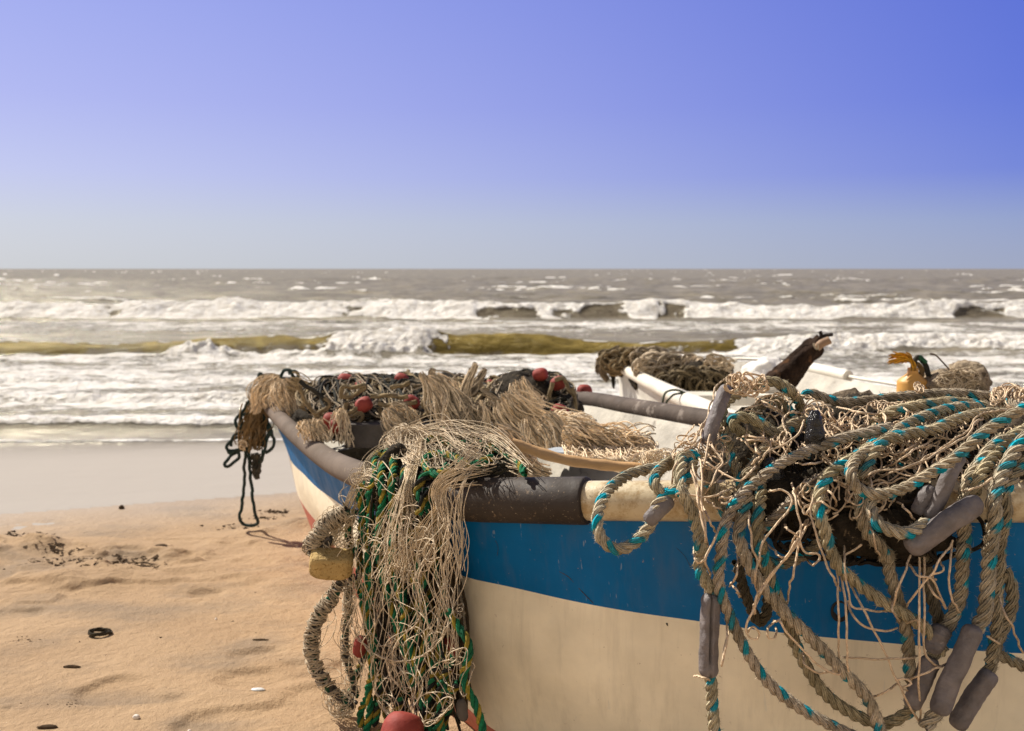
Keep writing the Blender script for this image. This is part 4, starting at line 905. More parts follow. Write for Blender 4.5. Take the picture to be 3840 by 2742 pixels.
wrapped([(470, 150), (430, 250), (360, 370), (270, 480), (215, 590), (180, 720), (165, 860), (190, 960), (240, 1070), (310, 1170), (400, 1260), (500, 1330), (590, 1380)], .015, 46)
wrapped([(560, 130), (530, 300), (520, 480), (495, 680), (495, 850), (520, 1000), (560, 1150), (600, 1300)], .010, 22, .03)
wrapped([(520, -480), (440, -420), (340, -360), (270, -270), (200, -180), (170, -130), (230, -90), (300, -130), (330, -220)], .016, 34, -.02)
# beige net
m = MB()
def zc(l, fr='c', back=0.0):
    return [P(FR[fr][0]+p[0]/FR[fr][2], FR[fr][1]+p[1]/FR[fr][2], float(gd(FR[fr][0]+p[0]/FR[fr][2], FR[fr][1]+p[1]/FR[fr][2]))-.03+back) for p in l]
B = lambda l, n, w, fr='c', **k: bundle(m, zc(l, fr), int(n*(.65 if l[-1][1] > 1000 else .75)), [q*.8 for q in w], **{**dict(R=.0011, wave=.010), **k})
B([(1120, 150), (1110, 250), (1115, 400), (1090, 580), (1070, 700), (1080, 900), (1100, 1100), (1120, 1300), (1080, 1500), (1020, 1700)], 100, [.09, .06, .035, .015, .018, .05, .08, .09, .10, .12])
B([(1190, 170), (1180, 300), (1130, 480), (1090, 600), (1020, 800), (960, 1000), (900, 1200), (860, 1400), (840, 1700)], 46, [.05, .03, .02, .012, .03, .05, .07, .09, .1])
B([(1900, 420), (1700, 500), (1560, 570), (1420, 640), (1360, 760), (1390, 900), (1290, 1080), (1210, 1260), (1130, 1420), (1060, 1650)], 56, [.10, .06, .04, .03, .03, .03, .04, .06, .08, .1])
B([(1650, 560), (1560, 640), (1490, 800), (1500, 1000), (1520, 1150), (1560, 1400), (1590, 1560)], 12, [.03, .03, .05, .04, .04, .02, .02])
B([(1720, 540), (1640, 620), (1600, 780), (1585, 1000), (1600, 1200), (1575, 1400), (1560, 1650)], 10, [.02, .02, .03, .02, .02, .015, .02])
B([(960, 330), (850, 350), (720, 450), (640, 620), (560, 800), (500, 960), (400, 1120), (350, 1220), (290, 1340), (250, 1480)], 44, [.06, .05, .04, .03, .03, .025, .015, .012, .02, .03])
B([(820, 560), (640, 560), (560, 590), (600, 640), (720, 640), (860, 660)], 16, [.02, .02, .012, .02, .03, .04])
B([(1080, 190), (1250, 180), (1450, 200), (1650, 250), (1850, 300), (2050, 420), (2250, 560)], 60, [.03, .03, .05, .06, .06, .05, .02])
B([(900, 300), (1000, 220), (1120, 170), (1250, 190), (1400, 260), (1600, 380), (1850, 430)], 36, [.06, .04, .03, .05, .08, .08, .07])
B([(880, 330), (870, 280), (930, 230), (1050, 180)], 24, [.02, .03, .03, .03])
B([(1350, 800), (1420, 1000), (1480, 1200), (1460, 1400), (1500, 1600)], 14, [.03, .05, .05, .04, .04])
for j in range(10):
    u0 = 560+j*105+random.uniform(-30, 30)
    B([(u0, 900 if j > 1 else 1100), (u0+random.uniform(-60, 60), 1100), (u0+random.uniform(-60, 90), 1500), (u0+random.uniform(-60, 120), 1900), (u0+random.uniform(-60, 160), 2300), (u0+random.uniform(-20, 200), 2700)], 11, [.05, .08, .09, .09, .08, .05], wave=.03)
S = lambda cu, cv, ru, rv, n, st, **k: scribble(m, cu, cv, ru, rv, int(n*.6), st, lambda u, v: gd(u, v)-.04, **{**dict(R=.0011, px=8, dj=.05), **k})
S(1480, 2060, 150, 130, 60, 46, curl=.22, loopy=.12)
S(1500, 2250, 200, 230, 90, 44, curl=.10, down=.14)
S(1560, 2500, 170, 220, 80, 40, curl=.10, down=.14)
S(1420, 1900, 150, 170, 40, 40, curl=.2)
S(1700, 1690, 190, 70, 90, 34, curl=.25, loopy=.06)
S(1560, 1660, 120, 70, 40, 30, curl=.25, loopy=.08)
S(1270, 2450, 90, 230, 26, 40, curl=.14, down=.1)
S(1260, 1990, 80, 90, 40, 30, curl=.25)
S(1200, 2020, 35, 50, 26, 24, curl=.3, loopy=.2)
S(1280, 2640, 50, 50, 50, 26, curl=.3, loopy=.2, col=TWINE*.8)
S(1720, 2520, 60, 90, 14, 30, curl=.2)
S(1520, 2550, 34, 44, 5, 30, curl=.05, loopy=.25)
S(1715, 2290, 22, 32, 8, 22, curl=.2, loopy=.3, R=.0011, col=TWINE*.45)
tag(m.build('net_twine', F_twine, gnet), kind='stuff')
m = MB()
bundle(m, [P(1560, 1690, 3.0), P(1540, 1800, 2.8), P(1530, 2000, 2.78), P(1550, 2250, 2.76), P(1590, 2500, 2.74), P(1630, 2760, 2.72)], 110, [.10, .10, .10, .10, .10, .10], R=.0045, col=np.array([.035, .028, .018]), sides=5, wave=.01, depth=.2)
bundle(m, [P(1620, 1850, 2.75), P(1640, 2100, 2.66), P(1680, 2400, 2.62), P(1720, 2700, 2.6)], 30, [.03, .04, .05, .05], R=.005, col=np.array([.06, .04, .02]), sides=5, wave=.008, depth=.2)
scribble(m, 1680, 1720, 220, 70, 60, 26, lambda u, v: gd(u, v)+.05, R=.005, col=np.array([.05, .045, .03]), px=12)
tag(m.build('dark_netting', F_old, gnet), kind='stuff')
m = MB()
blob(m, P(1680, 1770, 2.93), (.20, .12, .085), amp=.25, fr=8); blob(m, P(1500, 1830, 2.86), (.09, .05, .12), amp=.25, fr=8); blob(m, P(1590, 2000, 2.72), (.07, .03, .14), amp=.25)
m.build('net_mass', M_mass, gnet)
# floats tied into it
lathe_float(P(1507, 2758, 2.50), (.2, .5, .9), .056, .125, 'large red float at the bottom of the hanging net', 'red floats in the hanging net')
lathe_float(P(1680, 2460, 2.62), (.1, 0, 1), .026, .12, 'dark red float shaded inside the hanging net', 'red floats in the hanging net')
lathe_float(P(1350, 2425, 2.82), (.2, 0, 1), .020, .07, 'small red float glimpsed behind the left strands of net', 'red floats in the hanging net')
# yellowed foam block
def foam_block(c, ax, rot, label):
    th = np.linspace(0, np.pi, 29); ph = np.linspace(0, 2*np.pi, 57); TH, PH = np.meshgrid(th, ph, indexing='ij')
    D = np.stack([np.sin(TH)*np.cos(PH), np.sin(TH)*np.sin(PH), np.cos(TH)], -1)
    k = (np.abs(D)**5.0).sum(-1, keepdims=True)**(-1/5.0)
    V = D*k*np.array(ax); V = V*(1+.05*(fbm(D[..., :1]*4, D[..., 1:2]*4, D[..., 2:]*4, 3, 3)-.5)); V[..., 2] -= .010*np.cos(V[..., 0]/ax[0]*1.5)*(V[..., 2] < 0)
    V[:, -1] = V[:, 0]
    from mathutils import Euler
    Mx = np.array(Euler(rot).to_matrix()); V = V@Mx.T+np.array(c)
    m = MB(); m.grid(V[:, ::-1]); return tag(m.build('foam_float', M_foam, None), label, 'float')
foam_block(P(1243, 2110, 2.80), (.062, .036, .034), (math.radians(22), math.radians(6), math.radians(10)), 'yellowed pitted foam block tied at the left of the hanging net')
# brown slat dangling at the right of the net
m = MB(); q = spline([P(1728, 2620, 2.5), P(1733, 2665, 2.5), P(1742, 2705, 2.5)], n=24); s_ = np.linspace(0, 1, 24)
m.tubes(q[None], (.014*np.sqrt(np.clip(1-(2*s_-1)**4, .02, 1)))[None], 14); tag(m.build('wood_chip', M_dark, None), 'small dark brown wood piece dangling at right foot of the hanging net', 'wood')
# ---------- nets heaped in the bow of the near boat ----------
OLIVE = np.array([.24, .18, .10]); BEI = np.array([.66, .53, .37]); DARKR = np.array([.035, .035, .028]); BRN = np.array([.22, .14, .06])
bnet = tag(empty('fishing_net'), 'brown rope and net heap with pale twine fans across the bow of the blue boat', 'net')
def Wz(fr, l, Y): 
    return Z(fr, [(p[0], p[1], p[2] if len(p) > 2 else Y) for p in l])
m = MB()
for (u, v, Y, a) in [(745, 915, 4.75, (.20, .22, .10)), (830, 905, 4.75, (.24, .24, .13)), (905, 890, 4.7, (.22, .22, .15)), (1000, 890, 4.6, (.20, .20, .15)), (1090, 900, 4.55, (.18, .18, .14)), (1180, 895, 4.45, (.20, .18, .17)), (1240, 915, 4.4, (.12, .12, .12))]:
    blob(m, W(u, v+14, Y), a, (.05, .04, .025), amp=.25, fr=6, res=40)
m.build('net_mass', M_mass, bnet)
def bd(u, v):
    v2 = np.asarray(v, float)*2274/3840; return np.interp(v2, [830, 870, 930, 970], [4.62, 4.42, 4.16, 3.95])
m = MB()
kw = dict(R=.0095, sides=6, px=17, dj=.05, tone=.5)
for (u, v, ru, rv, n) in [(770, 885, 100, 38, 34), (850, 880, 90, 38, 34), (920, 870, 60, 34, 20), (1010, 875, 60, 34, 14), (1110, 875, 60, 26, 16), (1190, 865, 60, 32, 34), (1240, 895, 34, 34, 16)]:
    scribble(m, u*K2, v*K2, ru*K2, rv*K2, int(n*.8), 22, bd, col=OLIVE, curl=.25, loopy=.05, **kw)
    scribble(m, u*K2, v*K2, ru*K2, rv*K2, n//2, 20, bd, col=DARKR, curl=.25, **kw)
    scribble(m, u*K2, v*K2, ru*K2, rv*K2, n//2, 20, bd, col=BEI*.8, curl=.2, **{**kw, 'R': .005})
for (u, v, ru, rv, n) in [(800, 880, 110, 42, 40), (930, 880, 60, 36, 20), (1180, 880, 90, 46, 50)]:
    scribble(m, u*K2, v*K2, ru*K2, rv*K2, n, 24, lambda u, v: bd(u, v)-.05, col=BEI*.8, curl=.12, **{**kw, 'R': .003})
    scribble(m, u*K2, v*K2, ru*K2, rv*K2, n//3, 22, lambda u, v: bd(u, v)-.06, col=DARKR, curl=.18, **{**kw, 'R': .006})
tag(m.build('rope_tangle', F_old, bnet), kind='stuff')
m = MB()
def RB(fr, l, R=.0095, col=OLIVE, Y=4.1): m_ = MB(); cord(m_, Wz(fr, l, Y), R, col, .006, 8); m_.build('rope', F_old, bnet)
for l in [[(1190, 420), (1200, 330), (1280, 300), (1400, 290), (1430, 320), (1330, 370), (1220, 400)], [(1240, 440), (1260, 560), (1380, 480), (1370, 440)], [(1000, 690), (1060, 720), (1150, 720), (1210, 660), (1200, 560), (1170, 500)],
          [(1210, 600), (1290, 580), (1370, 540), (1400, 590), (1370, 640), (1280, 670), (1240, 640), (1230, 590)], [(1540, 450), (1640, 470), (1780, 460), (1900, 440)], [(1480, 400), (1600, 380), (1750, 400), (1830, 380)], [(1560, 500), (1590, 590), (1640, 650), (1720, 690)],
          [(1990, 340), (1970, 440), (2010, 540), (1950, 580)], [(1650, 310), (1740, 290), (1850, 260)], [(900, 510), (960, 540), (1050, 520), (1090, 470), (1040, 400)], [(800, 300), (850, 420), (900, 500)], [(990, 620), (940, 570), (1000, 560)]]: RB('z', l)
for l in [[(1230, 230), (1250, 330), (1240, 400), (1200, 430)], [(1080, 200), (1060, 300), (1080, 380)], [(1100, 180), (1160, 170), (1200, 240), (1240, 300)], [(540, 60), (470, 200), (420, 330)], [(600, 95), (570, 150), (510, 240), (460, 300)], [(640, 250), (560, 260), (510, 300)], [(230, 95), (240, 160), (260, 220)]]: RB('y', l, Y=4.25)
RB('z', [(820, 260), (960, 350), (1050, 420), (1090, 500)], .010, DARKR); RB('y', [(560, 250), (680, 300), (800, 370), (950, 430), (1010, 480)], .008, DARKR, 4.1)
m = MB()
BB = lambda fr, l, n, w, Y=4.0, col=BEI, R=.0024, **k: bundle(m, Wz(fr, l, Y), int(n*1.15), [q*.75 for q in w], R=R, col=col, sides=4, **{**dict(wave=.006, tone=.7, N=22, depth=.7), **k})
# drapes over the stem head
BB('z', [(640, 225), (520, 260), (420, 360), (400, 460), (380, 560)], 60, [.03, .06, .06, .04, .03], 5.1)
BB('z', [(640, 225), (560, 330), (500, 430), (520, 500)], 50, [.05, .09, .06, .03], 5.05, BEI*1.15)
BB('z', [(640, 230), (680, 340), (720, 450), (760, 560), (800, 660)], 90, [.05, .09, .09, .06, .03], 4.85)
BB('z', [(760, 250), (810, 360), (830, 480), (810, 620)], 40, [.06, .07, .05, .03], 4.8, BEI*.8)
BB('z', [(700, 240), (820, 290), (960, 350), (1040, 440)], 30, [.05, .08, .06, .04], 4.75, OLIVE*1.3)
for (a, w) in [([(850, 610), (870, 690), (890, 770)], .05), ([(905, 605), (935, 720), (960, 810)], .05), ([(960, 610), (1000, 720), (1040, 840)], .05), ([(1180, 500), (1200, 620), (1190, 760), (1180, 850)], .07)]: BB('z', a, 40, [w*.8, w, w*1.1][:len(a)] if len(a) == 3 else [w*.5, w*.7, w, w*1.2], 3.98)
BB('z', [(1620, 500), (1720, 600), (1840, 700), (1900, 760)], 70, [.05, .09, .08, .05], 3.95); BB('z', [(1880, 510), (1860, 600), (1900, 700)], 30, [.03, .04, .04], 3.95)
# tall fans
BB('y', [(190, 150), (260, 230), (330, 330), (400, 450), (440, 560)], 90, [.04, .08, .10, .12, .12], 3.95); BB('y', [(140, 125), (200, 230), (280, 350), (370, 500)], 40, [.012, .02, .03, .05], 4.0, BEI*.8)
BB('y', [(300, 180), (360, 260), (400, 380), (440, 540)], 60, [.03, .05, .08, .10], 3.92); BB('y', [(545, 60), (490, 180), (455, 280), (440, 400), (480, 540)], 50, [.012, .02, .03, .05, .06], 3.94, BEI*.85)
BB('y', [(605, 95), (550, 200), (470, 290), (430, 380)], 36, [.01, .02, .03, .04], 3.98, BEI*.6); BB('y', [(240, 95), (230, 150), (250, 220)], 20, [.01, .02, .03], 4.05, BEI*.5)
BB('y', [(500, 340), (530, 430), (560, 520), (620, 610)], 90, [.10, .12, .12, .09], 3.93, BEI*.75); BB('y', [(570, 320), (600, 430), (610, 560)], 20, [.01, .02, .03], 3.88)
BB('y', [(830, 180), (870, 280), (940, 380), (1010, 440)], 50, [.04, .08, .10, .08], 4.1); BB('y', [(870, 150), (910, 240), (960, 330), (1010, 390)], 30, [.012, .02, .02, .03], 4.0, BEI*1.1)
BB('y', [(740, 270), (800, 360), (900, 440), (1050, 490), (1200, 540), (1350, 590)], 100, [.06, .09, .09, .08, .09, .10], 3.85); BB('y', [(900, 440), (940, 540), (1000, 660), (1060, 700)], 50, [.03, .05, .07, .06], 3.7)
BB('y', [(1000, 440), (1100, 540), (1130, 640), (1200, 680)], 50, [.05, .06, .08, .09], 3.6); BB('y', [(560, 250), (700, 330), (850, 430), (950, 480)], 24, [.01, .015, .02, .02], 3.95, BEI*.7)
BB('y', [(620, 570), (700, 620), (790, 680), (860, 760), (960, 830), (1080, 860)], 70, [.05, .07, .06, .06, .04, .03], 3.05, BEI*1.15, .0022)
BB('y', [(1150, 560), (1350, 600), (1550, 640), (1800, 690)], 120, [.05, .07, .08, .09], 3.3, BEI*1.25, .0025, wave=.03)
k = dict(R=.0022, col=BEI*1.25, px=12, dj=.05, curl=.3)
def fd(u, v): return np.interp(np.asarray(v, float), [1600, 1730], [3.5, 3.15])
scribble(m, 2290, 1680, 170, 38, 110, 26, fd, **k); scribble(m, 1930, 1720, 70, 50, 40, 22, lambda u, v: 3.05+0*u, **k); scribble(m, 2120, 1600, 110, 50, 50, 22, lambda u, v: 3.7+0*u, **k)
scribble(m, 2470, 1720, 60, 22, 40, 20, lambda u, v: 2.9+0*u, **{**k, 'R': .0014})
tag(m.build('twine', F_twine, bnet), kind='stuff')
FL = [(768, 846, 4.5, 'topmost red float left of centre in the bow net heap'), (803, 860, 4.45, 'dark red float just right of the topmost one'), (892, 842, 4.5, 'small red float at the back of the heap beside a brown coil'), (879, 866, 4.42, 'flat red float behind the round bright one'), (915, 894, 4.15, 'round bright red float above the thwart'),
      (808, 899, 4.12, 'pinkish red float in the middle of rope coils'), (737, 935, 4.02, 'lowest red float inside a rope loop by the bow'), (1090, 856, 4.5, 'faint red float between the two twine fans'), (1200, 832, 4.35, 'red float crowning the right end of the heap'), (1240, 851, 4.3, 'dark red float under the crowning one'), (1243, 915, 4.05, 'round red float low at the right end of the heap'), (1298, 868, 4.75, 'red float resting on the far gunwale tube'), (748, 947, 4.0, 'dull red float tucked under the lowest one')]
for i, (u, v, Y, lb) in enumerate(FL):
    rr = random.Random(i); R = .032*rr.uniform(.9, 1.1)*(.8 if i in (2, 3, 7) else 1)
    lathe_float(W(u, v, Y), (rr.uniform(.5, 1), rr.uniform(-.4, .4), rr.uniform(-.5, .5)), R, R*2.35, lb, 'red net floats in the bow heap')
m = MB(); C = spline([*Wz('y', [(790, 630), (900, 665), (1050, 715), (1200, 752), (1400, 780), (1600, 800), (1750, 812)], 2.95)], n=60)
m.tubes(C[None], np.full((1, 60), .0165)*(1+.06*np.sin(np.arange(60)*.5))[None], 18)
tag(m.build('wooden_pole', simple('peeled_wood', (.60, .36, .16), .6, .18, 9, .002, 40, (14, .66, (.3, .17, .08))), None), 'smooth honey coloured wooden pole lying inside the blue boat', 'pole')

# ---------- tangle hanging off the bow ----------
hang = tag(empty('fishing_net'), 'brown net strip and dark green cord loops hanging off the tip of the blue bow', 'net')
m = MB()
DG = np.array([.022, .045, .042])
for l in [[(1080, 500), (1040, 420), (950, 350), (800, 265), (700, 228), (600, 228), (500, 255), (410, 330), (365, 410), (365, 470), (400, 515), (475, 515)], [(640, 225), (638, 175), (680, 145), (730, 160), (750, 210), (800, 250)], [(700, 170), (760, 155), (800, 195), (790, 225), (760, 215)], [(425, 225), (428, 185), (450, 195), (485, 240)],
          [(350, 430), (290, 500), (240, 560), (212, 620), (235, 700), (265, 660), (260, 580), (330, 540)], [(300, 740), (220, 750), (160, 800), (132, 870), (160, 905), (230, 890), (270, 820), (240, 770), (180, 800), (170, 860)], [(130, 890), (160, 920), (250, 890), (320, 900)], [(250, 900), (180, 930), (125, 1000), (120, 1050), (180, 1020), (240, 960), (240, 890)],
          [(480, 560), (530, 680), (562, 800), (545, 880), (490, 920)], [(500, 640), (520, 720), (500, 800)], [(470, 900), (460, 960), (430, 1010), (400, 960)], [(380, 520), (400, 600), (405, 700)], [(470, 560), (480, 700), (470, 860)], [(450, 540), (500, 620), (540, 700), (500, 800), (480, 900), (440, 1000)],
          [(310, 860), (295, 1000), (290, 1150), (285, 1300), (262, 1450), (256, 1540), (290, 1588), (340, 1600), (395, 1602), (410, 1560), (385, 1450), (358, 1250), (340, 1050), (322, 880)]]:
    cord(m, Wz('z', l, 5.18 if l[0][1] > 230 else 5.1), .0085, DG*random.uniform(.7, 1.3), .006, 8)
m.build('cord', F_old, hang)
m = MB()
BB = lambda fr, l, n, w, Y=5.18, col=BRN, R=.0035, **k: bundle(m, Wz(fr, l, Y), n, w, R=R, col=col, sides=4, **{**dict(wave=.012, tone=.4, N=22), **k})
BB('z', [(380, 440), (340, 580), (310, 720), (300, 830), (320, 930)], 50, [.05, .05, .04, .04, .015]); BB('z', [(420, 500), (420, 640), (410, 780), (400, 900)], 60, [.05, .06, .05, .03], col=BRN*.6); BB('z', [(310, 800), (280, 850), (320, 870)], 20, [.02, .03, .02], col=BEI)
BB('z', [(390, 920), (395, 1000), (400, 1090), (403, 1175)], 40, [.02, .022, .015, .006], col=DARKR)
tag(m.build('twine', F_twine, hang), kind='stuff')

# ---------- things in and around the second boat ----------
n2 = tag(empty('fishing_net'), 'old brown net and rope coils bundled over the bow of the pale boat', 'net')
m = MB(); blob(m, W(1405, 812, 7.0), (.16, .16, .09), (.05, .04, .03), amp=.25, fr=6, res=36)
for (u, v, Y, a) in [(1470, 838, 6.6, (.22, .2, .13)), (1560, 850, 6.3, (.22, .2, .14))]: blob(m, W(u, v, Y), a, (.05, .04, .03), amp=.25, fr=6, res=36)
m.build('net_mass', M_mass, n2)
m = MB()
d2 = lambda Y: (lambda u, v: Y+0*u)
kw = dict(R=.0085, sides=6, px=15, tone=.4)
scribble(m, 1385*K2, 800*K2, 50*K2, 20*K2, 36, 20, d2(6.8), col=OLIVE*1.1, curl=.25, dj=.1, **kw); scribble(m, 1440*K2, 800*K2, 36*K2, 22*K2, 26, 20, d2(6.7), col=BEI*.6, curl=.25, dj=.1, **kw)
scribble(m, 1490*K2, 820*K2, 80*K2, 24*K2, 50, 20, d2(6.4), col=BEI*.75, curl=.3, dj=.1, loopy=.1, **kw); scribble(m, 1540*K2, 850*K2, 80*K2, 26*K2, 44, 20, d2(6.1), col=OLIVE*.7, curl=.25, dj=.1, **kw)
kb = dict(R=.005, sides=4, wave=.015, tone=.4, N=20)
bundle(m, Wz('x', [(180, 130), (110, 160), (85, 220), (120, 290)], 7.0), 30, [.06, .05, .05, .03], col=BEI*.45, **kb); bundle(m, Wz('x', [(100, 150), (65, 200), (60, 260)], 7.1), 20, [.05, .04, .02], col=BEI*.45, **kb)
bundle(m, Wz('x', [(180, 220), (135, 260), (145, 330)], 7.0), 14, [.03, .02, .01], col=DARKR, **kb)
for l in [[(395, 430), (400, 370), (430, 340), (480, 340), (530, 360)], [(400, 425), (440, 370), (500, 355), (560, 370)]]: cord(m, Wz('x', l, 5.2), .006, np.array([.10, .12, .08]), .002)
tag(m.build('rope_tangle', F_old, n2), kind='stuff')
m = MB(); bundle(m, Wz('x', [(548, 160), (548, 200), (545, 260)], 6.3), 60, [.02, .06, .11], col=BEI*1.1, **kb); bundle(m, Wz('x', [(600, 230), (680, 240), (760, 250)], 6.2), 70, [.10, .11, .08], col=BEI*.9, **kb)
tag(m.build('pale_netting', F_twine, n2), kind='stuff')
# sack
m = MB()
th = np.linspace(0, np.pi, 40); ph = np.linspace(0, 2*np.pi, 61); TH, PH = np.meshgrid(th, ph, indexing='ij')
D = np.stack([np.sin(TH)*np.cos(PH), np.sin(TH)*np.sin(PH), np.cos(TH)], -1); f = 1+.35*(fbm(D[..., 0]*2.2, D[..., 1]*2.2, D[..., 2]*2.2, 4, 12)-.5)-.06*np.abs(np.sin(D[..., 0]*6+D[..., 2]*4)); f[:, -1] = f[:, 0]
c0 = W(1700, 838, 6.0); m.grid((D*np.array([.15, .12, .12])*f[..., None]+c0)[:, ::-1])
tag(m.build('sack', simple('white_woven_sack', (.80, .76, .70), .8, .1, 8, .004, 60), None), 'white bulging sack standing in the pale boat beside the dark log', 'sack')
# charred log
m = MB(); ax = spline(Wz('x', [(985, 320), (1060, 240), (1130, 165), (1190, 105), (1222, 72)], 4.9), n=50); s_ = np.linspace(0, 1, 50)
T, n_, b_ = frames(ax[None]); n_, b_ = n_[0], b_[0]; sd_ = 40; a_ = np.linspace(0, 2*np.pi, sd_+1)
r = (.072-.030*s_-.012*(s_ > .9))[:, None]*(1+.5*(fbm(s_[:, None]*5, np.cos(a_)[None]*2.2, np.sin(a_)[None]*2.2, 4, 7)-.5)+.18*(fbm(s_[:, None]*2, np.cos(a_)[None]*9, np.sin(a_)[None]*9, 2, 9)-.5))
r[:, -1] = r[:, 0]
V = ax[:, None]+(n_[:, None]*np.cos(a_)[None, :, None]+b_[:, None]*np.sin(a_)[None, :, None])*r[..., None]
V = np.concatenate([np.repeat(ax[:1, None], sd_+1, 1), V, np.repeat(ax[-1:, None], sd_+1, 1)]); m.grid(V)
lg = empty('charred_log'); tag(lg, 'dark charred log leaning upward from the pale boat with a forked tip', 'log')
m.build('log_body', simple('charred_bark', (.030, .018, .012), .9, .5, 14, .03, 30, (9, .58, (.11, .055, .028)), .08), lg)
m = MB(); cord(m, Wz('x', [(1195, 120), (1225, 95), (1262, 78)], 4.85), .020, np.array([.28, .17, .10]), .002, 14); m.build('bare_wood_tip', simple('bare_wood', (.30, .18, .10), .7, .2, 10, .003), lg)
m = MB()
for l in [[(1222, 70), (1220, 50), (1215, 32)], [(1218, 60), (1245, 55), (1280, 50)]]: cord(m, Wz('x', l, 4.9), .009, np.array([.03, .02, .016]), .003, 8)
m.build('twig', F_old, lg); m = MB(); cord(m, Wz('x', [(1180, 92), (1188, 118), (1205, 122), (1200, 96)], 4.83), .005, BEI*.7, .001); m.build('cord', F_cord, lg)
# canister with frayed rope
cn = empty('canister'); tag(cn, 'orange yellow plastic canister topped with frayed orange rope fibres', 'canister')
c0 = Wz('x', [(1695, 290)], 3.75)[0]; m = MB(); z_ = np.array([-.26, -.26, -.25, -.008, 0, .006, .03, .034, .05, .05]); r_ = np.array([.0, .05, .056, .056, .055, .050, .020, .020, .020, .0]); a_ = np.linspace(0, 2*np.pi, 33)
V = np.stack([np.stack([r_[i]*np.cos(a_), r_[i]*np.sin(a_), np.full(33, z_[i])], -1) for i in range(len(z_))])+c0
m.grid(V); m.build('canister_body', simple('orange_plastic', (.62, .32, .07), .45, .12, 9, .001), cn)
OR = np.array([.70, .34, .02]); m = MB()
for i in range(60):
    e = (random.uniform(1565, 1665), random.uniform(140, 205)); cord(m, Wz('x', [(1700+random.uniform(-14, 14), 235), (1695+random.uniform(-12, 12), 195), ((e[0]+1700)/2, (e[1]+165)/2), e], 3.75+random.uniform(-.03, .03)), .0022, OR*random.uniform(.5, 1.2), .002, 4)
m.build('frayed_fibres', F_twine, cn)
m = MB()
for l, c in [([(1695, 290), (1690, 250), (1700, 215), (1725, 200), (1745, 230), (1740, 280), (1735, 320)], BRN*.7), ([(1690, 200), (1725, 165), (1760, 200), (1785, 270), (1800, 330)], DARKR), ([(1670, 270), (1700, 240), (1730, 260)], BRN*.6), ([(1715, 175), (1735, 165), (1765, 195)], np.array([.03, .12, .06]))]: cord(m, Wz('x', l, 3.75), .010, c, .004, 8)
m.build('cord', F_old, cn)
# rolled net behind the pile
rn = empty('net_roll'); tag(rn, 'lumpy grey brown rolled net lying behind the rope pile at right', 'net')
m = MB()
for (u, v, Y, a) in [(1880, 305, 3.75, (.10, .10, .055)), (1980, 285, 3.75, (.075, .10, .075)), (1930, 300, 3.8, (.09, .1, .06))]:
    blob(m, Wz('x', [(u, v)], Y)[0], a, amp=.3, fr=9, res=44)
m.build('net_body', simple('sun_bleached_net', (.33, .26, .18), .95, .45, 30, .02, 45, (40, .55, (.12, .09, .06)), .1), rn)
m = MB(); scribble(m, 2200+1935/1.387, 1220+285/1.387, 80, 34, 60, 18, lambda u, v: 3.65+0*u, R=.003, col=BEI*.8, px=8, dj=.03, curl=.35); tag(m.build('twine', F_twine, rn), kind='stuff')
m = MB(); cord(m, Wz('x', [(1925, 275), (1880, 220), (1820, 160), (1790, 145)], 3.7), .003, np.array([.16, .11, .08]), .003, 6); tag(m.build('stick', F_old, None), 'thin dry twig sticking up out of the rolled net', 'stick')
# brown heap that carries them, inside the near boat
hp = tag(empty('fishing_net'), 'low brown net heap hidden behind the rope pile in the stern', 'net'); m = MB()
for (u, Y) in [(1900, 3.7), (2060, 3.7), (2200, 3.6)]:
    c0 = W(u, 905, Y); c0[2] = .42; blob(m, c0, (.22, .25, W(u, 868, Y)[2]-.42), amp=.12, fr=6, res=40)
m.build('net_mass', simple('brown_net', (.13, .10, .07), .95, .4, 30, .02, 45, None, .1), hp)

# ---------- litter on the sand ----------
def on_sand(u, v):
    Y = 3.0
    lo, hi = 1.0, 12.0
    for _ in range(30):
        Y = (lo+hi)/2; p = W(u, v, Y)
        if p[2] > float(sand_z(p[0], p[1])): lo = Y
        else: hi = Y
    p = W(u, v, Y); p[2] += float(lumps(p[0], p[1])); return p
    return W(u, v, Y)
def pebble(c, ax, seed=0, amp=.3):
    th = np.linspace(0, np.pi, 13); ph = np.linspace(0, 2*np.pi, 21); TH, PH = np.meshgrid(th, ph, indexing='ij')
    D = np.stack([np.sin(TH)*np.cos(PH), np.sin(TH)*np.sin(PH), np.cos(TH)], -1); f = 1+amp*2*(fbm(D[..., 0]*1.7+seed, D[..., 1]*1.7, D[..., 2]*1.7, 3, 5)-.5); f[:, -1] = f[:, 0]
    m = MB(); m.grid((D*np.array(ax)*f[..., None]+np.array(c)+np.array([0, 0, ax[2]*.4]))[:, ::-1]); return m
M_dk = simple('dark_wet_debris', (.075, .05, .03), .95, .4, 30, .003, 80, None, .05); M_sh = simple('shell', (.72, .64, .55), .5, .1, 30, .001); M_pl = simple('clear_plastic_scrap', (.62, .62, .60), .3, .05, 30, .002)
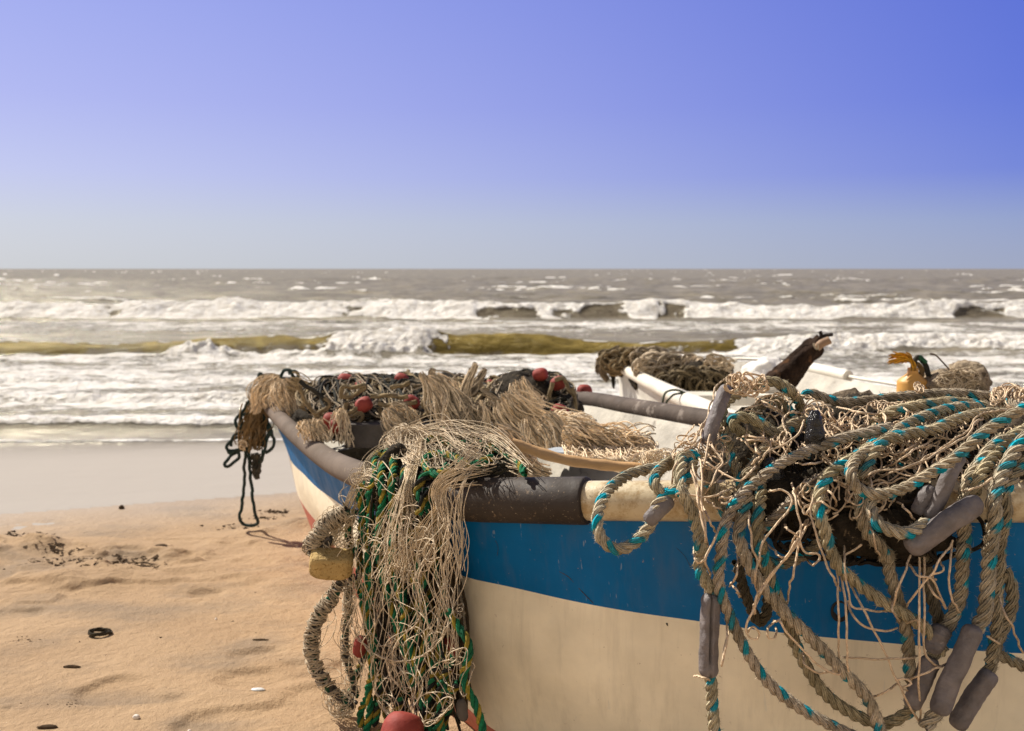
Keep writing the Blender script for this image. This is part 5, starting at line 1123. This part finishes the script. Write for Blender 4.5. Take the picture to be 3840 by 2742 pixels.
for i, (u, v, ax, mt, lb, ct) in enumerate([
    (270, 1130, (.016, .016, .016), M_dk, 'small dark stone at the edge of the wet sand', 'stone'), (303, 1595, (.011, .008, .009), M_sh, 'small pale shell low in the left foreground', 'shell'), (276, 1384, (.001, .001, .001), M_sh, None, None),
    (820*.1+620, 1570, (.0, .0, .0), M_sh, None, None), (573, 1530, (.022, .010, .005), M_pl, 'crumpled clear white plastic scrap on the sand', 'plastic'), (357, 1217, (.032, .020, .009), M_dk, 'dark flat bark piece on the sand left of the hull', 'bark'),
    (480, 1375, (.005, .005, .005), M_sh, 'tiny pale pebble level with the foam block', 'pebble'), (420, 1620-8, (.006, .005, .005), M_sh, 'tiny pale pebble at the bottom edge', 'pebble'), (578, 1423, (.030, .005, .004), M_dk, 'thin dark stick on the sand near the hanging net', 'stick'), (108, 1345, (.0, .0, .0), M_dk, None, None), (160, 1480, (.030, .007, .006), M_dk, 'thin dark splinter at lower left', 'splinter'), (105, 1615, (.03, .01, .007), M_dk, 'dark bark chip at the bottom left edge', 'bark')]):
    if lb: tag(pebble(on_sand(u, v), ax, i*3.1).build({'bark': 'bark_piece'}.get(ct, ct), mt, None), lb, ct)
c0 = on_sand(222, 1408); m = MB()
for k_ in range(9):
    a_ = k_*.7; C_l = [c0+np.array([.045*math.cos(a_+t_)*random.uniform(.7, 1.1), .03*math.sin(a_+t_), .006+.01*random.random()]) for t_ in (0, .9, 1.8, 2.7)]; cord(m, C_l, .005, np.array([.06, .045, .025]), .004, 6)
tag(m.build('seaweed', F_old, None), 'dark curled seaweed clump on the open sand', 'seaweed')
# strandline crumbs
m = MB(); V = []
for (u, v, ru, rv, n) in [(610, 1137, 32, 4, 120), (590, 1150, 40, 5, 60), (520, 1170, 60, 10, 40), (330, 1255, 60, 14, 90), (300, 1240, 60, 8, 60), (240, 1265, 90, 12, 70), (60, 1190, 60, 10, 90), (130, 1220, 50, 10, 60), (110, 1265, 90, 10, 60), (60, 1420, 60, 8, 30), (140, 1560, 60, 10, 30), (400, 1400, 300, 180, 22)]:
    for _ in range(n):
        p = on_sand(u+random.gauss(0, .5)*ru, v+random.gauss(0, .5)*rv); s_ = random.uniform(.003, .012)*(1 if n > 35 else .5)
        q = p+rng.normal(0, 1, (4, 3))*s_*np.array([1.2, 1, .5]); q[:, 2] = np.maximum(q[:, 2], p[2]-.003)
        V += [[q[0], q[1], q[2]], [q[0], q[2], q[3]], [q[1], q[2], q[3]], [q[0], q[1], q[3]]]
m.tris(np.array(V), np.array([.06, .045, .03])); tag(m.build('strandline_debris', M_dk, None), kind='stuff')
